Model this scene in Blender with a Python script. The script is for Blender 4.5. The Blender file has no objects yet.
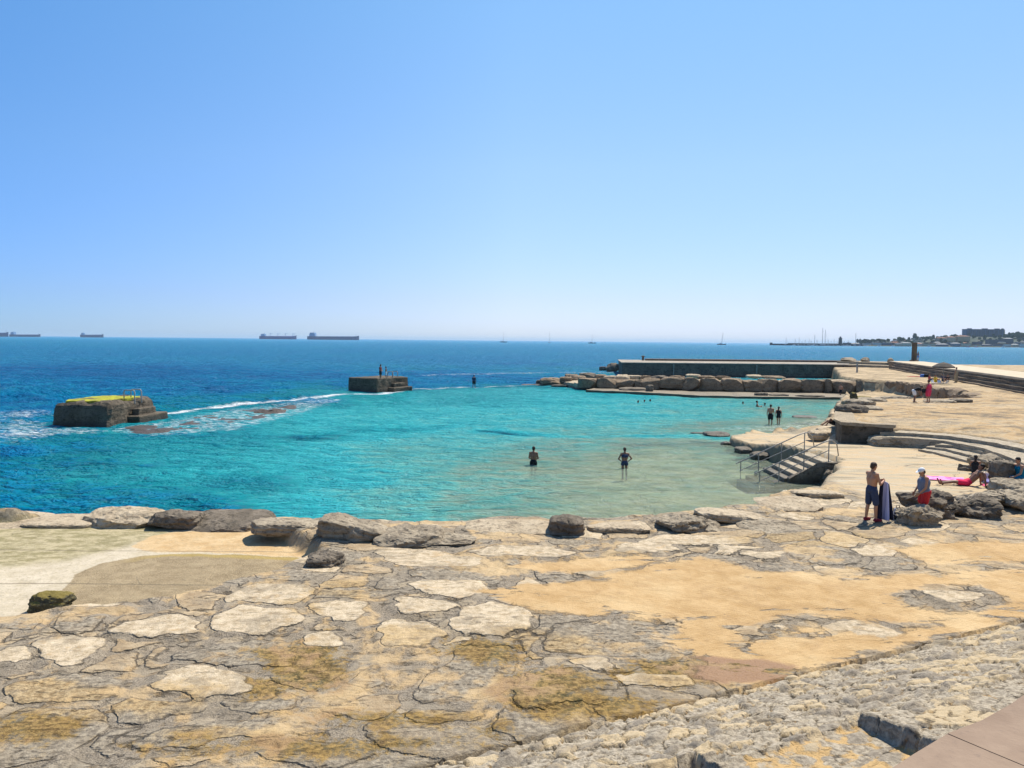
import bpy, bmesh, math, random
import numpy as np
from mathutils import Vector, Matrix, noise as mnoise

random.seed(7)
R = math.radians
scene = bpy.context.scene
COL = scene.collection

# ------------------------------------------------------------------ camera
CAM = Vector((0.0, 0.0, 6.5))
FPX = 769.0                      # focal length in pixels of a 1024 px wide picture
PITCH = math.atan(43.5 / FPX)    # the horizon lies a little above the middle
ROLL = R(0.54)
_F = Vector((0, math.cos(PITCH), -math.sin(PITCH)))
_U0 = Vector((0, math.sin(PITCH), math.cos(PITCH)))
_R0 = Vector((1, 0, 0))
_R = _R0 * math.cos(ROLL) + _U0 * math.sin(ROLL)
_U = _U0 * math.cos(ROLL) - _R0 * math.sin(ROLL)
cam_data = bpy.data.cameras.new("camera")
cam = bpy.data.objects.new("camera", cam_data)
COL.objects.link(cam)
cam_data.sensor_width = 36.0
cam_data.lens = 36.0 * FPX / 1024.0
cam_data.clip_start = 0.1
cam_data.clip_end = 60000.0
cam.matrix_world = Matrix(((_R.x, _U.x, -_F.x, CAM.x), (_R.y, _U.y, -_F.y, CAM.y),
                           (_R.z, _U.z, -_F.z, CAM.z), (0, 0, 0, 1)))
scene.camera = cam


def ray(u, v):
    return _F * FPX + _R * (u - 512.0) + _U * (384.0 - v)


def P(u, v, z=0.0):
    """survey helper: the point of the photograph at (u, v) taken to lie at height z"""
    d = ray(u, v)
    t = (z - CAM.z) / d.z
    return CAM + d * t


def PD(u, v, D):
    d = ray(u, v)
    return CAM + d * (D / d.y)


# ------------------------------------------------------------------ light
SUN_EL, SUN_AZ = R(57), R(38)    # azimuth to the right of the view direction
SUND = Vector((math.sin(SUN_AZ) * math.cos(SUN_EL), math.cos(SUN_AZ) * math.cos(SUN_EL), math.sin(SUN_EL)))
world = bpy.data.worlds.new("World")
scene.world = world
world.use_nodes = True
wn = world.node_tree
wn.nodes.clear()
w_out = wn.nodes.new("ShaderNodeOutputWorld")
w_bg = wn.nodes.new("ShaderNodeBackground")
w_sky = wn.nodes.new("ShaderNodeTexSky")
w_sky.sky_type = 'NISHITA'
w_sky.sun_disc = False
w_sky.sun_elevation = SUN_EL
w_sky.sun_rotation = SUN_AZ
w_sky.altitude = 0
w_sky.air_density = 1.0
w_sky.dust_density = 0.1
w_sky.ozone_density = 2.6
w_bg.inputs["Strength"].default_value = 0.115
# take the yellow out of the lowest air and deepen the blue above, as over a clear Atlantic coast
w_geo = wn.nodes.new("ShaderNodeTexCoord"); w_sep = wn.nodes.new("ShaderNodeSeparateXYZ")
wn.links.new(w_geo.outputs["Generated"], w_sep.inputs[0])
w_ramp = wn.nodes.new("ShaderNodeValToRGB")
_stops = ((0.0, (0.58, 0.67, 1.03, 1)), (0.053, (0.66, 0.68, 0.96, 1)), (0.213, (0.87, 0.915, 1.0, 1)), (0.39, (0.905, 1.087, 1.11, 1)))
while len(w_ramp.color_ramp.elements) < len(_stops): w_ramp.color_ramp.elements.new(0.5)
for _i, (_p, _c) in enumerate(_stops):
    w_ramp.color_ramp.elements[_i].position = _p; w_ramp.color_ramp.elements[_i].color = _c
wn.links.new(w_sep.outputs[2], w_ramp.inputs[0])
w_mul = wn.nodes.new("ShaderNodeMix"); w_mul.data_type = 'RGBA'; w_mul.blend_type = 'MULTIPLY'; w_mul.inputs[0].default_value = 1.0
wn.links.new(w_sky.outputs[0], w_mul.inputs[6]); wn.links.new(w_ramp.outputs[0], w_mul.inputs[7])
# deeper blue away from the sun, on the left
w_az = wn.nodes.new("ShaderNodeValToRGB")
w_map = wn.nodes.new("ShaderNodeMapRange")
wn.links.new(w_sep.outputs[0], w_map.inputs[0])
w_map.inputs[1].default_value = -0.62; w_map.inputs[2].default_value = 0.62
_stops = ((0.05, (0.54, 0.77, 0.97, 1)), (0.5, (1.0, 1.0, 1.0, 1)), (0.95, (0.92, 0.91, 0.96, 1)))
while len(w_az.color_ramp.elements) < 3: w_az.color_ramp.elements.new(0.5)
for _i, (_p, _c) in enumerate(_stops):
    w_az.color_ramp.elements[_i].position = _p; w_az.color_ramp.elements[_i].color = _c
wn.links.new(w_map.outputs[0], w_az.inputs[0])
w_mul2 = wn.nodes.new("ShaderNodeMix"); w_mul2.data_type = 'RGBA'; w_mul2.blend_type = 'MULTIPLY'; w_mul2.inputs[0].default_value = 1.0
wn.links.new(w_mul.outputs[2], w_mul2.inputs[6]); wn.links.new(w_az.outputs[0], w_mul2.inputs[7])
wn.links.new(w_mul2.outputs[2], w_bg.inputs[0])
wn.links.new(w_bg.outputs[0], w_out.inputs[0])
sun_data = bpy.data.lights.new("sun", 'SUN')
sun_data.energy = 5.0
sun_data.angle = R(0.5)
sun_data.color = (1.0, 0.94, 0.82)
sun = bpy.data.objects.new("sun", sun_data)
COL.objects.link(sun)
sun.rotation_euler = (-SUND).to_track_quat('-Z', 'Y').to_euler()

vs = scene.view_settings
vs.view_transform = 'Standard'
vs.look = 'None'
vs.exposure = 0.45
vs.gamma = 1.0
vs.use_curve_mapping = False
scene.cycles.use_denoising = True
scene.cycles.max_bounces = 6
scene.cycles.diffuse_bounces = 2
scene.cycles.glossy_bounces = 2
scene.cycles.transparent_max_bounces = 8
scene.cycles.volume_bounces = 0
scene.cycles.sample_clamp_indirect = 4.0
scene.cycles.caustics_reflective = False
scene.cycles.caustics_refractive = False


# ------------------------------------------------------------------ object helpers
def props(o, label=None, cat=None, group=None, kind=None):
    if label: o["label"] = label
    if cat: o["category"] = cat
    if group: o["group"] = group
    if kind: o["kind"] = kind
    return o


def empty(name, loc, rz=0.0):
    o = bpy.data.objects.new(name, None)
    o.empty_display_size = 0.2
    o.location = loc
    o.rotation_euler = (0, 0, rz)
    COL.objects.link(o)
    return o


def link(name, me, m=None, parent=None):
    o = bpy.data.objects.new(name, me)
    COL.objects.link(o)
    if m is not None:
        if not isinstance(m, (list, tuple)): m = [m]
        for mm in m: me.materials.append(mm)
    if parent is not None: o.parent = parent
    return o


def copy_tree(o, parent=None):
    c = o.copy()
    COL.objects.link(c)
    if parent is not None: c.parent = parent
    for ch in list(o.children): copy_tree(ch, c)
    return c


class MB:
    """collects simple solids into one mesh"""
    def __init__(self):
        self.v = []; self.f = []; self.mi = []; self.sm = []

    def add(self, vs_, fs, mi=0, smooth=False):
        b = len(self.v)
        self.v += [tuple(p) for p in vs_]
        for f in fs:
            self.f.append(tuple(b + i for i in f)); self.mi.append(mi); self.sm.append(smooth)

    def box(self, c, s, rz=0.0, mi=0, taper=1.0, M=None):
        hx, hy, hz = s[0] / 2, s[1] / 2, s[2] / 2
        pts = []
        for dz, t in ((-hz, 1.0), (hz, taper)):
            for dx, dy in ((-hx, -hy), (hx, -hy), (hx, hy), (-hx, hy)):
                pts.append(Vector((dx * t, dy * t, dz)))
        rot = Matrix.Rotation(rz, 3, 'Z') if M is None else M
        pts = [rot @ p + Vector(c) for p in pts]
        self.add(pts, [(3, 2, 1, 0), (4, 5, 6, 7), (0, 1, 5, 4), (1, 2, 6, 5), (2, 3, 7, 6), (3, 0, 4, 7)], mi)

    def prism(self, poly, z0, z1, mi=0):
        n = len(poly)
        a = sum(poly[i][0] * poly[(i + 1) % n][1] - poly[(i + 1) % n][0] * poly[i][1] for i in range(n))
        if a < 0: poly = poly[::-1]
        z1s = z1 if isinstance(z1, (list, tuple)) else [z1] * n
        pts = [(x, y, z0) for x, y in poly] + [(x, y, z1s[i]) for i, (x, y) in enumerate(poly)]
        fs = [tuple(range(n - 1, -1, -1)), tuple(range(n, 2 * n))]
        fs += [(i, (i + 1) % n, n + (i + 1) % n, n + i) for i in range(n)]
        self.add(pts, fs, mi)

    def tube(self, pts, rads, seg=8, mi=0, smooth=True):
        pts = [Vector(p) for p in pts]
        if not isinstance(rads, (list, tuple)): rads = [rads] * len(pts)
        vs_, fs = [], []
        prev = None
        for i, p in enumerate(pts):
            if i == 0: t = pts[1] - p
            elif i == len(pts) - 1: t = p - pts[i - 1]
            else: t = (pts[i + 1] - p).normalized() + (p - pts[i - 1]).normalized()
            t.normalize()
            a = prev if prev is not None else (Vector((0, 0, 1)) if abs(t.z) < 0.9 else Vector((1, 0, 0)))
            b = t.cross(a)
            if b.length < 1e-6: b = t.cross(Vector((0, 1, 0)))
            b.normalize(); a = b.cross(t).normalized(); prev = a
            for k in range(seg):
                an = 2 * math.pi * k / seg
                vs_.append(p + (a * math.cos(an) + b * math.sin(an)) * rads[i])
        n = len(pts)
        for i in range(n - 1):
            for k in range(seg):
                k2 = (k + 1) % seg
                fs.append((i * seg + k, i * seg + k2, (i + 1) * seg + k2, (i + 1) * seg + k))
        self.add(vs_, fs, mi, smooth)
        self.add(vs_[:seg], [tuple(range(seg - 1, -1, -1))], mi)
        self.add(vs_[-seg:], [tuple(range(seg))], mi)

    def ell(self, c, r, M=None, seg=14, rings=9, mi=0):
        vs_, fs = [], []
        M = M or Matrix.Identity(3)
        for i in range(rings + 1):
            th = math.pi * i / rings
            for k in range(seg):
                ph = 2 * math.pi * k / seg
                vs_.append(M @ Vector((r[0] * math.sin(th) * math.cos(ph), r[1] * math.sin(th) * math.sin(ph), r[2] * math.cos(th))) + Vector(c))
        for i in range(rings):
            for k in range(seg):
                k2 = (k + 1) % seg
                fs.append((i * seg + k, (i + 1) * seg + k, (i + 1) * seg + k2, i * seg + k2))
        self.add(vs_, fs, mi, True)

    def capsule(self, a, b, ra, rb, seg=12):
        a, b = Vector(a), Vector(b)
        n = 6
        pts, rr = [], []
        d = (b - a).normalized()
        for i in range(n + 1):
            th = math.pi / 2 * i / n
            pts.append(a - d * ra * math.cos(th)); rr.append(max(1e-4, ra * math.sin(th)))
        for i in range(n + 1):
            th = math.pi / 2 * (1 - i / n)
            pts.append(b + d * rb * math.cos(th)); rr.append(max(1e-4, rb * math.sin(th)))
        self.tube(pts, rr, seg)

    def mesh(self, name):
        me = bpy.data.meshes.new(name)
        me.from_pydata(self.v, [], self.f)
        me.polygons.foreach_set("material_index", self.mi)
        me.polygons.foreach_set("use_smooth", self.sm)
        me.update()
        return me

    def build(self, name, m=None, parent=None, bevel=0.0, seg=2):
        o = link(name, self.mesh(name), m, parent)
        if bevel:
            b = o.modifiers.new("bevel", 'BEVEL'); b.width = bevel; b.segments = seg
            b.limit_method = 'ANGLE'; b.angle_limit = R(35)
        return o


# ------------------------------------------------------------------ material helpers
class NT:
    def __init__(self, name):
        self.m = bpy.data.materials.new(name)
        self.m.use_nodes = True
        self.t = self.m.node_tree
        self.t.nodes.clear()
        self.out = self.t.nodes.new("ShaderNodeOutputMaterial")

    def n(self, typ, ins=None, **kw):
        nd = self.t.nodes.new(typ)
        for k, v in kw.items(): setattr(nd, k, v)
        for k, v in (ins or {}).items(): self.put(nd.inputs[k], v)
        return nd

    def put(self, sock, v):
        if isinstance(v, bpy.types.NodeSocket): self.t.links.new(v, sock)
        elif isinstance(v, bpy.types.Node): self.t.links.new(v.outputs[0], sock)
        else:
            if sock.type == 'RGBA' and isinstance(v, (tuple, list)) and len(v) == 3: v = (*v, 1.0)
            sock.default_value = v

    def math(self, op, a, b=0.0, c=0.0, clamp=False):
        nd = self.t.nodes.new("ShaderNodeMath"); nd.operation = op; nd.use_clamp = clamp
        self.put(nd.inputs[0], a); self.put(nd.inputs[1], b); self.put(nd.inputs[2], c)
        return nd.outputs[0]

    def mix(self, f, a, b):
        nd = self.t.nodes.new("ShaderNodeMix"); nd.data_type = 'RGBA'
        self.put(nd.inputs[0], f); self.put(nd.inputs[6], a); self.put(nd.inputs[7], b)
        return nd.outputs[2]

    def mulc(self, a, b):
        nd = self.t.nodes.new("ShaderNodeMix"); nd.data_type = 'RGBA'; nd.blend_type = 'MULTIPLY'
        nd.inputs[0].default_value = 1.0
        self.put(nd.inputs[6], a); self.put(nd.inputs[7], b)
        return nd.outputs[2]

    def ss(self, x, a, b):
        """smooth step from a to b, clamped 0..1"""
        nd = self.t.nodes.new("ShaderNodeMapRange"); nd.interpolation_type = 'SMOOTHSTEP'
        self.put(nd.inputs[0], x)
        nd.inputs[1].default_value = a; nd.inputs[2].default_value = b
        nd.inputs[3].default_value = 0.0; nd.inputs[4].default_value = 1.0
        return nd.outputs[0]

    def rng(self, x, a, b, c, d):
        nd = self.t.nodes.new("ShaderNodeMapRange")
        self.put(nd.inputs[0], x)
        for i, q in enumerate((a, b, c, d)): nd.inputs[1 + i].default_value = q
        return nd.outputs[0]

    def noise(self, vec, scale, detail=4.0, rough=0.55, dist=0.0):
        nd = self.t.nodes.new("ShaderNodeTexNoise")
        if vec is not None: self.put(nd.inputs["Vector"], vec)
        nd.inputs["Scale"].default_value = scale; nd.inputs["Detail"].default_value = detail
        nd.inputs["Roughness"].default_value = rough; nd.inputs["Distortion"].default_value = dist
        return nd.outputs[0]

    def vor(self, vec, scale, feature='F1', out="Distance"):
        nd = self.t.nodes.new("ShaderNodeTexVoronoi"); nd.feature = feature
        if vec is not None: self.put(nd.inputs["Vector"], vec)
        nd.inputs["Scale"].default_value = scale
        return nd.outputs[out]

    def ramp(self, f, stops):
        nd = self.t.nodes.new("ShaderNodeValToRGB")
        cr = nd.color_ramp
        while len(cr.elements) < len(stops): cr.elements.new(0.5)
        for e, (p, c) in zip(cr.elements, stops):
            e.position = p; e.color = (*c, 1.0)
        self.put(nd.inputs[0], f)
        return nd.outputs[0]

    def bump(self, h, strength, dist, normal=None):
        nd = self.t.nodes.new("ShaderNodeBump")
        nd.inputs["Strength"].default_value = strength; nd.inputs["Distance"].default_value = dist
        self.put(nd.inputs["Height"], h)
        if normal is not None: self.put(nd.inputs["Normal"], normal)
        return nd.outputs[0]

    def stretch(self, vec, s, rz=0.0):
        nd = self.t.nodes.new("ShaderNodeMapping")
        self.put(nd.inputs[0], vec); nd.inputs["Scale"].default_value = s
        nd.inputs["Rotation"].default_value = (0, 0, rz)
        return nd.outputs[0]

    def pos(self):
        return self.n("ShaderNodeNewGeometry").outputs["Position"]

    def obj(self):
        return self.n("ShaderNodeTexCoord").outputs["Object"]

    def attr(self, name):
        return self.n("ShaderNodeAttribute", attribute_name=name)

    def sep(self, v):
        nd = self.n("ShaderNodeSeparateXYZ"); self.put(nd.inputs[0], v)
        return nd.outputs

    def pbr(self, col, rough=0.9, normal=None, metal=0.0, spec=0.3, **kw):
        b = self.t.nodes.new("ShaderNodeBsdfPrincipled")
        self.put(b.inputs["Base Color"], col); self.put(b.inputs["Roughness"], rough)
        b.inputs["Metallic"].default_value = metal
        self.put(b.inputs["Specular IOR Level"], spec)
        for k, v in kw.items(): self.put(b.inputs[k], v)
        if normal is not None: self.put(b.inputs["Normal"], normal)
        self.t.links.new(b.outputs[0], self.out.inputs[0])
        return self.m


def plain(name, col, rough=0.7, var=0.25, scale=8.0, bump=0.0, metal=0.0, spec=0.3):
    """one-colour material with some mottling and grain"""
    q = NT(name)
    co = q.obj()
    nz = q.noise(co, scale, 5.0)
    k = q.rng(nz, 0.25, 0.75, 1.0 - var, 1.0 + var)
    c = q.n("ShaderNodeVectorMath", operation='SCALE')
    c.inputs[0].default_value = col
    q.put(c.inputs["Scale"], k)
    nrm = q.bump(nz, bump, 0.05) if bump else None
    return q.pbr(c.outputs[0], rough, nrm, metal, spec)


# ------------------------------------------------------------------ numpy noise
def _hash(ix, iy, seed):
    h = (ix.astype(np.int64) * 374761393 + iy.astype(np.int64) * 668265263 + seed * 982451653) & 0x7fffffff
    h = ((h ^ (h >> 13)) * 1274126177) & 0x7fffffff
    h = (h ^ (h >> 16)) & 0xffffff
    return h.astype(np.float64) / 0xffffff


def vnoise(x, y, seed=0):
    ix, iy = np.floor(x), np.floor(y)
    fx, fy = x - ix, y - iy
    fx = fx * fx * fx * (fx * (fx * 6 - 15) + 10); fy = fy * fy * fy * (fy * (fy * 6 - 15) + 10)
    a = _hash(ix, iy, seed); b = _hash(ix + 1, iy, seed); c = _hash(ix, iy + 1, seed); d = _hash(ix + 1, iy + 1, seed)
    return (a * (1 - fx) + b * fx) * (1 - fy) + (c * (1 - fx) + d * fx) * fy


def fbm(x, y, seed=0, oct=4, gain=0.5):
    s, a, t = 0.0, 1.0, 0.0
    for o in range(oct):
        s = s + a * (vnoise(x * 2 ** o + 17.3 * o, y * 2 ** o - 9.1 * o, seed + o) - 0.5) * 2
        t += a; a *= gain
    return s / t


def voronoi(x, y, seed=0, jit=0.85):
    """F1, F2, random of the nearest cell, second random"""
    ix, iy = np.floor(x), np.floor(y)
    f1 = np.full(x.shape, 9.0); f2 = np.full(x.shape, 9.0); r1 = np.zeros(x.shape); r2 = np.zeros(x.shape)
    for dx in (-1, 0, 1):
        for dy in (-1, 0, 1):
            cx, cy = ix + dx, iy + dy
            px = cx + 0.5 + jit * (_hash(cx, cy, seed) - 0.5); py = cy + 0.5 + jit * (_hash(cx, cy, seed + 51) - 0.5)
            d = np.hypot(x - px, y - py)
            near = d < f1
            f2 = np.where(near, f1, np.minimum(f2, d))
            r1 = np.where(near, _hash(cx, cy, seed + 101), r1)
            r2 = np.where(near, _hash(cx, cy, seed + 151), r2)
            f1 = np.where(near, d, f1)
    return f1, f2, r1, r2


def polysd(x, y, poly):
    """signed distance to a polygon, positive inside"""
    d2 = np.full(x.shape, 1e18); ins = np.zeros(x.shape, bool)
    n = len(poly)
    for i in range(n):
        ax, ay = poly[i][0], poly[i][1]; bx, by = poly[(i + 1) % n][0], poly[(i + 1) % n][1]
        ex, ey = bx - ax, by - ay
        L = ex * ex + ey * ey + 1e-12
        t = np.clip(((x - ax) * ex + (y - ay) * ey) / L, 0, 1)
        d2 = np.minimum(d2, (x - ax - t * ex) ** 2 + (y - ay - t * ey) ** 2)
        cond = ((ay <= y) & (by > y)) | ((by <= y) & (ay > y))
        if abs(ey) > 1e-12:
            xc = ax + (y - ay) / ey * ex
            ins ^= cond & (x < xc)
    d = np.sqrt(d2)
    return np.where(ins, d, -d)


def linesd(x, y, pts):
    d2 = np.full(x.shape, 1e18)
    for i in range(len(pts) - 1):
        ax, ay = pts[i][0], pts[i][1]; bx, by = pts[i + 1][0], pts[i + 1][1]
        ex, ey = bx - ax, by - ay
        t = np.clip(((x - ax) * ex + (y - ay) * ey) / (ex * ex + ey * ey + 1e-12), 0, 1)
        d2 = np.minimum(d2, (x - ax - t * ex) ** 2 + (y - ay - t * ey) ** 2)
    return np.sqrt(d2)


def sstep(x, a, b):
    t = np.clip((x - a) / (b - a), 0, 1)
    return t * t * (3 - 2 * t)


def pix_poly(pts, z):
    return [tuple(P(u, v, z))[:2] for u, v in pts]


def grid_mesh(name, X, Y, Z, attrs=None, smooth=True):
    ny, nx = X.shape
    me = bpy.data.meshes.new(name)
    nv = nx * ny
    me.vertices.add(nv)
    me.vertices.foreach_set("co", np.stack([X, Y, Z], -1).reshape(-1).astype(np.float32))
    idx = np.arange(nv).reshape(ny, nx)
    q = np.stack([idx[:-1, :-1], idx[:-1, 1:], idx[1:, 1:], idx[1:, :-1]], -1).reshape(-1, 4)
    nf = len(q)
    me.loops.add(nf * 4); me.polygons.add(nf)
    me.loops.foreach_set("vertex_index", q.reshape(-1).astype(np.int32))
    me.polygons.foreach_set("loop_start", (np.arange(nf) * 4).astype(np.int32))
    me.polygons.foreach_set("use_smooth", np.full(nf, smooth))
    for k, v in (attrs or {}).items():
        a = me.attributes.new(k, 'FLOAT_COLOR', 'POINT')
        a.data.foreach_set("color", np.stack([np.asarray(c, float) + 0 * X for c in v], -1).reshape(-1).astype(np.float32))
    me.update(calc_edges=True)
    return me
# ------------------------------------------------------------------ the shore: one sheet of rock, sand and sea bed
SHORE = [(-62, 22), (-35, 23), (-20, 23.9), (-15.3, 23.9), (-14.2, 24.2), (-11.6, 24.4), (-7.9, 23.4), (-5.4, 23.1), (-2.2, 23.2),
         (0, 23.3), (2.7, 23.7), (5.9, 24.5), (8.0, 25.8), (9.6, 27.9), (11.9, 29.7), (12.7, 31.5), (14.2, 33.3), (14.9, 35.3),
         (14.9, 38.9), (14.6, 40.2), (14.3, 43.0), (14.0, 46.3), (13.9, 49.6), (16.5, 51.0), (20.3, 51.0), (20.9, 52.5),
         (23, 56), (26.2, 63), (30.5, 72), (34.5, 80), (37.0, 85), (39.2, 89.5), (43.0, 94.5), (43.5, 99.5),
         (44, 103), (60, 144), (62, 172), (125, 172), (125, 2), (-62, 2)]
RB0 = np.array((-1.0, 9.5)); RD = np.array((0.9008, 0.4343)); RN = np.array((0.4343, -0.9008))
E1 = pix_poly([(891, 432.3), (915, 433.3), (949, 435.9), (986, 441.2), (1024, 448.7), (1060, 457)], 1.78)
DIP = [(18, 60), (39.2, 64.5), (43.2, 77.3), (45.2, 88.0), (44.8, 93), (36, 99), (18, 99)]
UPPER = [(18.6, 42.3), (20.3, 41.3)] + [(x + 0.55, y + 0.35) for x, y in E1] + [(25.2, 28), (25.5, 24), (125, 24), (125, 172),
         (55, 172), (43.5, 98.0), (39.5, 91.5), (37.4, 86), (34.7, 79.5), (30.7, 71.5), (26.4, 62.5), (23.3, 55.3), (21.5, 50.2), (20.2, 46.8)]
SLAB = [(12.6, 30.5), (14.2, 33.2), (15, 35), (15, 39), (13.9, 42), (13, 46), (13.6, 50), (17, 51), (20.4, 50.5), (18.4, 42.4), (20.3, 41),
        (21, 37), (21, 34), (20.5, 30.5), (19.4, 28.0), (17, 27.0), (14.5, 26.6), (12.6, 27.5)]
BASIN = pix_poly([(-900, 720), (-300, 650), (0, 616), (60, 611), (100, 606), (190, 590), (250, 576), (300, 558), (326, 546), (318, 538)], 1.12) + [(-8, 23.7), (-11.6, 24.6), (-14.2, 24.3), (-15.5, 23.6), (-20, 23.2), (-45, 22.2)]
SANDS = [pix_poly(p, 1.1) for p in (
    [(655, 562), (700, 556), (760, 570), (850, 578), (940, 575), (1024, 568), (1080, 568), (1080, 604), (1024, 622), (948, 640), (860, 662),
     (792, 680), (755, 673), (700, 668), (678, 655), (655, 640), (690, 622), (640, 622), (590, 618), (540, 614), (500, 600), (470, 592), (560, 582), (610, 575)],
    [(500, 566), (560, 560), (640, 552), (660, 560), (610, 572), (540, 574)],
    [(690, 668), (760, 668), (800, 680), (770, 692), (700, 690)],
    [(880, 548), (1000, 540), (1080, 548), (1080, 562), (930, 566)])]
SAND_HOLES = [pix_poly(p, 1.1) for p in (
    [(893, 598), (930, 586), (975, 586), (1010, 603), (985, 612), (950, 616), (905, 608)],
    [(752, 626), (800, 617), (850, 622), (895, 634), (885, 640), (835, 632), (790, 628), (775, 636)],
    [(735, 632), (760, 628), (765, 640), (740, 642)],
    [(870, 624), (930, 626), (925, 629), (872, 628)])]
ALGAE = [(310, 668, 42, 26), (272, 690, 34, 14), (330, 752, 150, 12), (690, 676, 48, 18), (742, 674, 48, 13), (545, 690, 58, 18), (580, 712, 70, 16), (480, 735, 40, 8),
         (30, 735, 50, 14), (640, 680, 30, 10), (380, 722, 70, 10), (275, 655, 30, 10), (480, 655, 40, 12)]
PALES = [(255, 622, 50, 15), (160, 631, 50, 12), (70, 657, 46, 17), (205, 688, 62, 15), (492, 622, 42, 17), (405, 640, 42, 16), (10, 662, 22, 14),
         (70, 606, 70, 9), (340, 614, 40, 12), (450, 590, 40, 10), (520, 552, 60, 7), (640, 548, 40, 6), (770, 556, 30, 5), (955, 600, 36, 7), (780, 632, 18, 5),
         (300, 560, 20, 6), (600, 600, 40, 6), (320, 645, 30, 10), (420, 610, 40, 9), (430, 560, 60, 10), (120, 560, 10, 2), (225, 590, 10, 3), (700, 540, 60, 6), (585, 668, 40, 8)]
APRON = pix_poly([(48, 625), (54, 596), (72, 576), (102, 563), (140, 555.5), (200, 553), (260, 556), (330, 560), (360, 600), (60, 660)], 0.74)
BSAND = pix_poly([(128, 547), (148, 534), (180, 529), (260, 529), (340, 525), (345, 562), (260, 556.5), (200, 552.5), (150, 553)], 0.72)
WEED = pix_poly([(-400, 505), (150, 510), (182, 529), (128, 546), (70, 562), (0, 568), (-400, 575)], 0.72)
OCHRE = [(60, 705, 100, 20), (170, 702, 66, 16), (400, 650, 56, 22), (345, 590, 34, 11), (560, 652, 50, 16), (600, 722, 60, 20), (450, 722, 60, 16), (250, 747, 120, 16), (690, 690, 60, 14), (800, 540, 80, 8), (300, 610, 30, 8), (520, 640, 40, 12)]
GREYS = [(470, 680, 62, 26), (615, 640, 70, 20), (250, 655, 70, 16), (560, 690, 60, 22), (460, 575, 60, 10), (640, 655, 60, 20), (240, 735, 100, 16), (180, 745, 60, 14)]


def ell_field(X, Y, lst, z=1.1):
    f = np.full(X.shape, -3.0)
    for u, v, ru, rv in lst:
        c = P(u, v, z); a = P(u + ru, v, z); b = P(u, v - rv, z)
        rx = (a - c).length; ry = abs(b.y - c.y)
        k = c.x / c.y
        dx = (X - c.x - (Y - c.y) * k * 0.6) / rx; dy = (Y - c.y) / ry
        an = np.arctan2(dy, dx); sd_ = u * 0.37 + v
        wob = 1 + 0.09 * np.sin(2 * an + sd_) + 0.08 * np.sin(3 * an + 2.3 * sd_) + 0.05 * np.sin(6 * an + 1.1 * sd_)
        f = np.maximum(f, (wob - (np.abs(dx) ** 2.6 + np.abs(dy) ** 2.6) ** (1 / 2.6)) * min(rx, ry))
    return f


def axis(lo, hi, step):
    out = [lo]
    while out[-1] < hi: out.append(out[-1] + step(out[-1]))
    return np.array(out)


gx = axis(-62, 118, lambda x: 0.06 if -9 < x < 11 else (0.1 if -20 < x < 25 else (0.2 if x > 0 and x < 62 else 0.6)))
gy = axis(2.5, 172, lambda y: max(0.06, 0.005 * y))
GX, GY = np.meshgrid(gx, gy)


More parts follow.
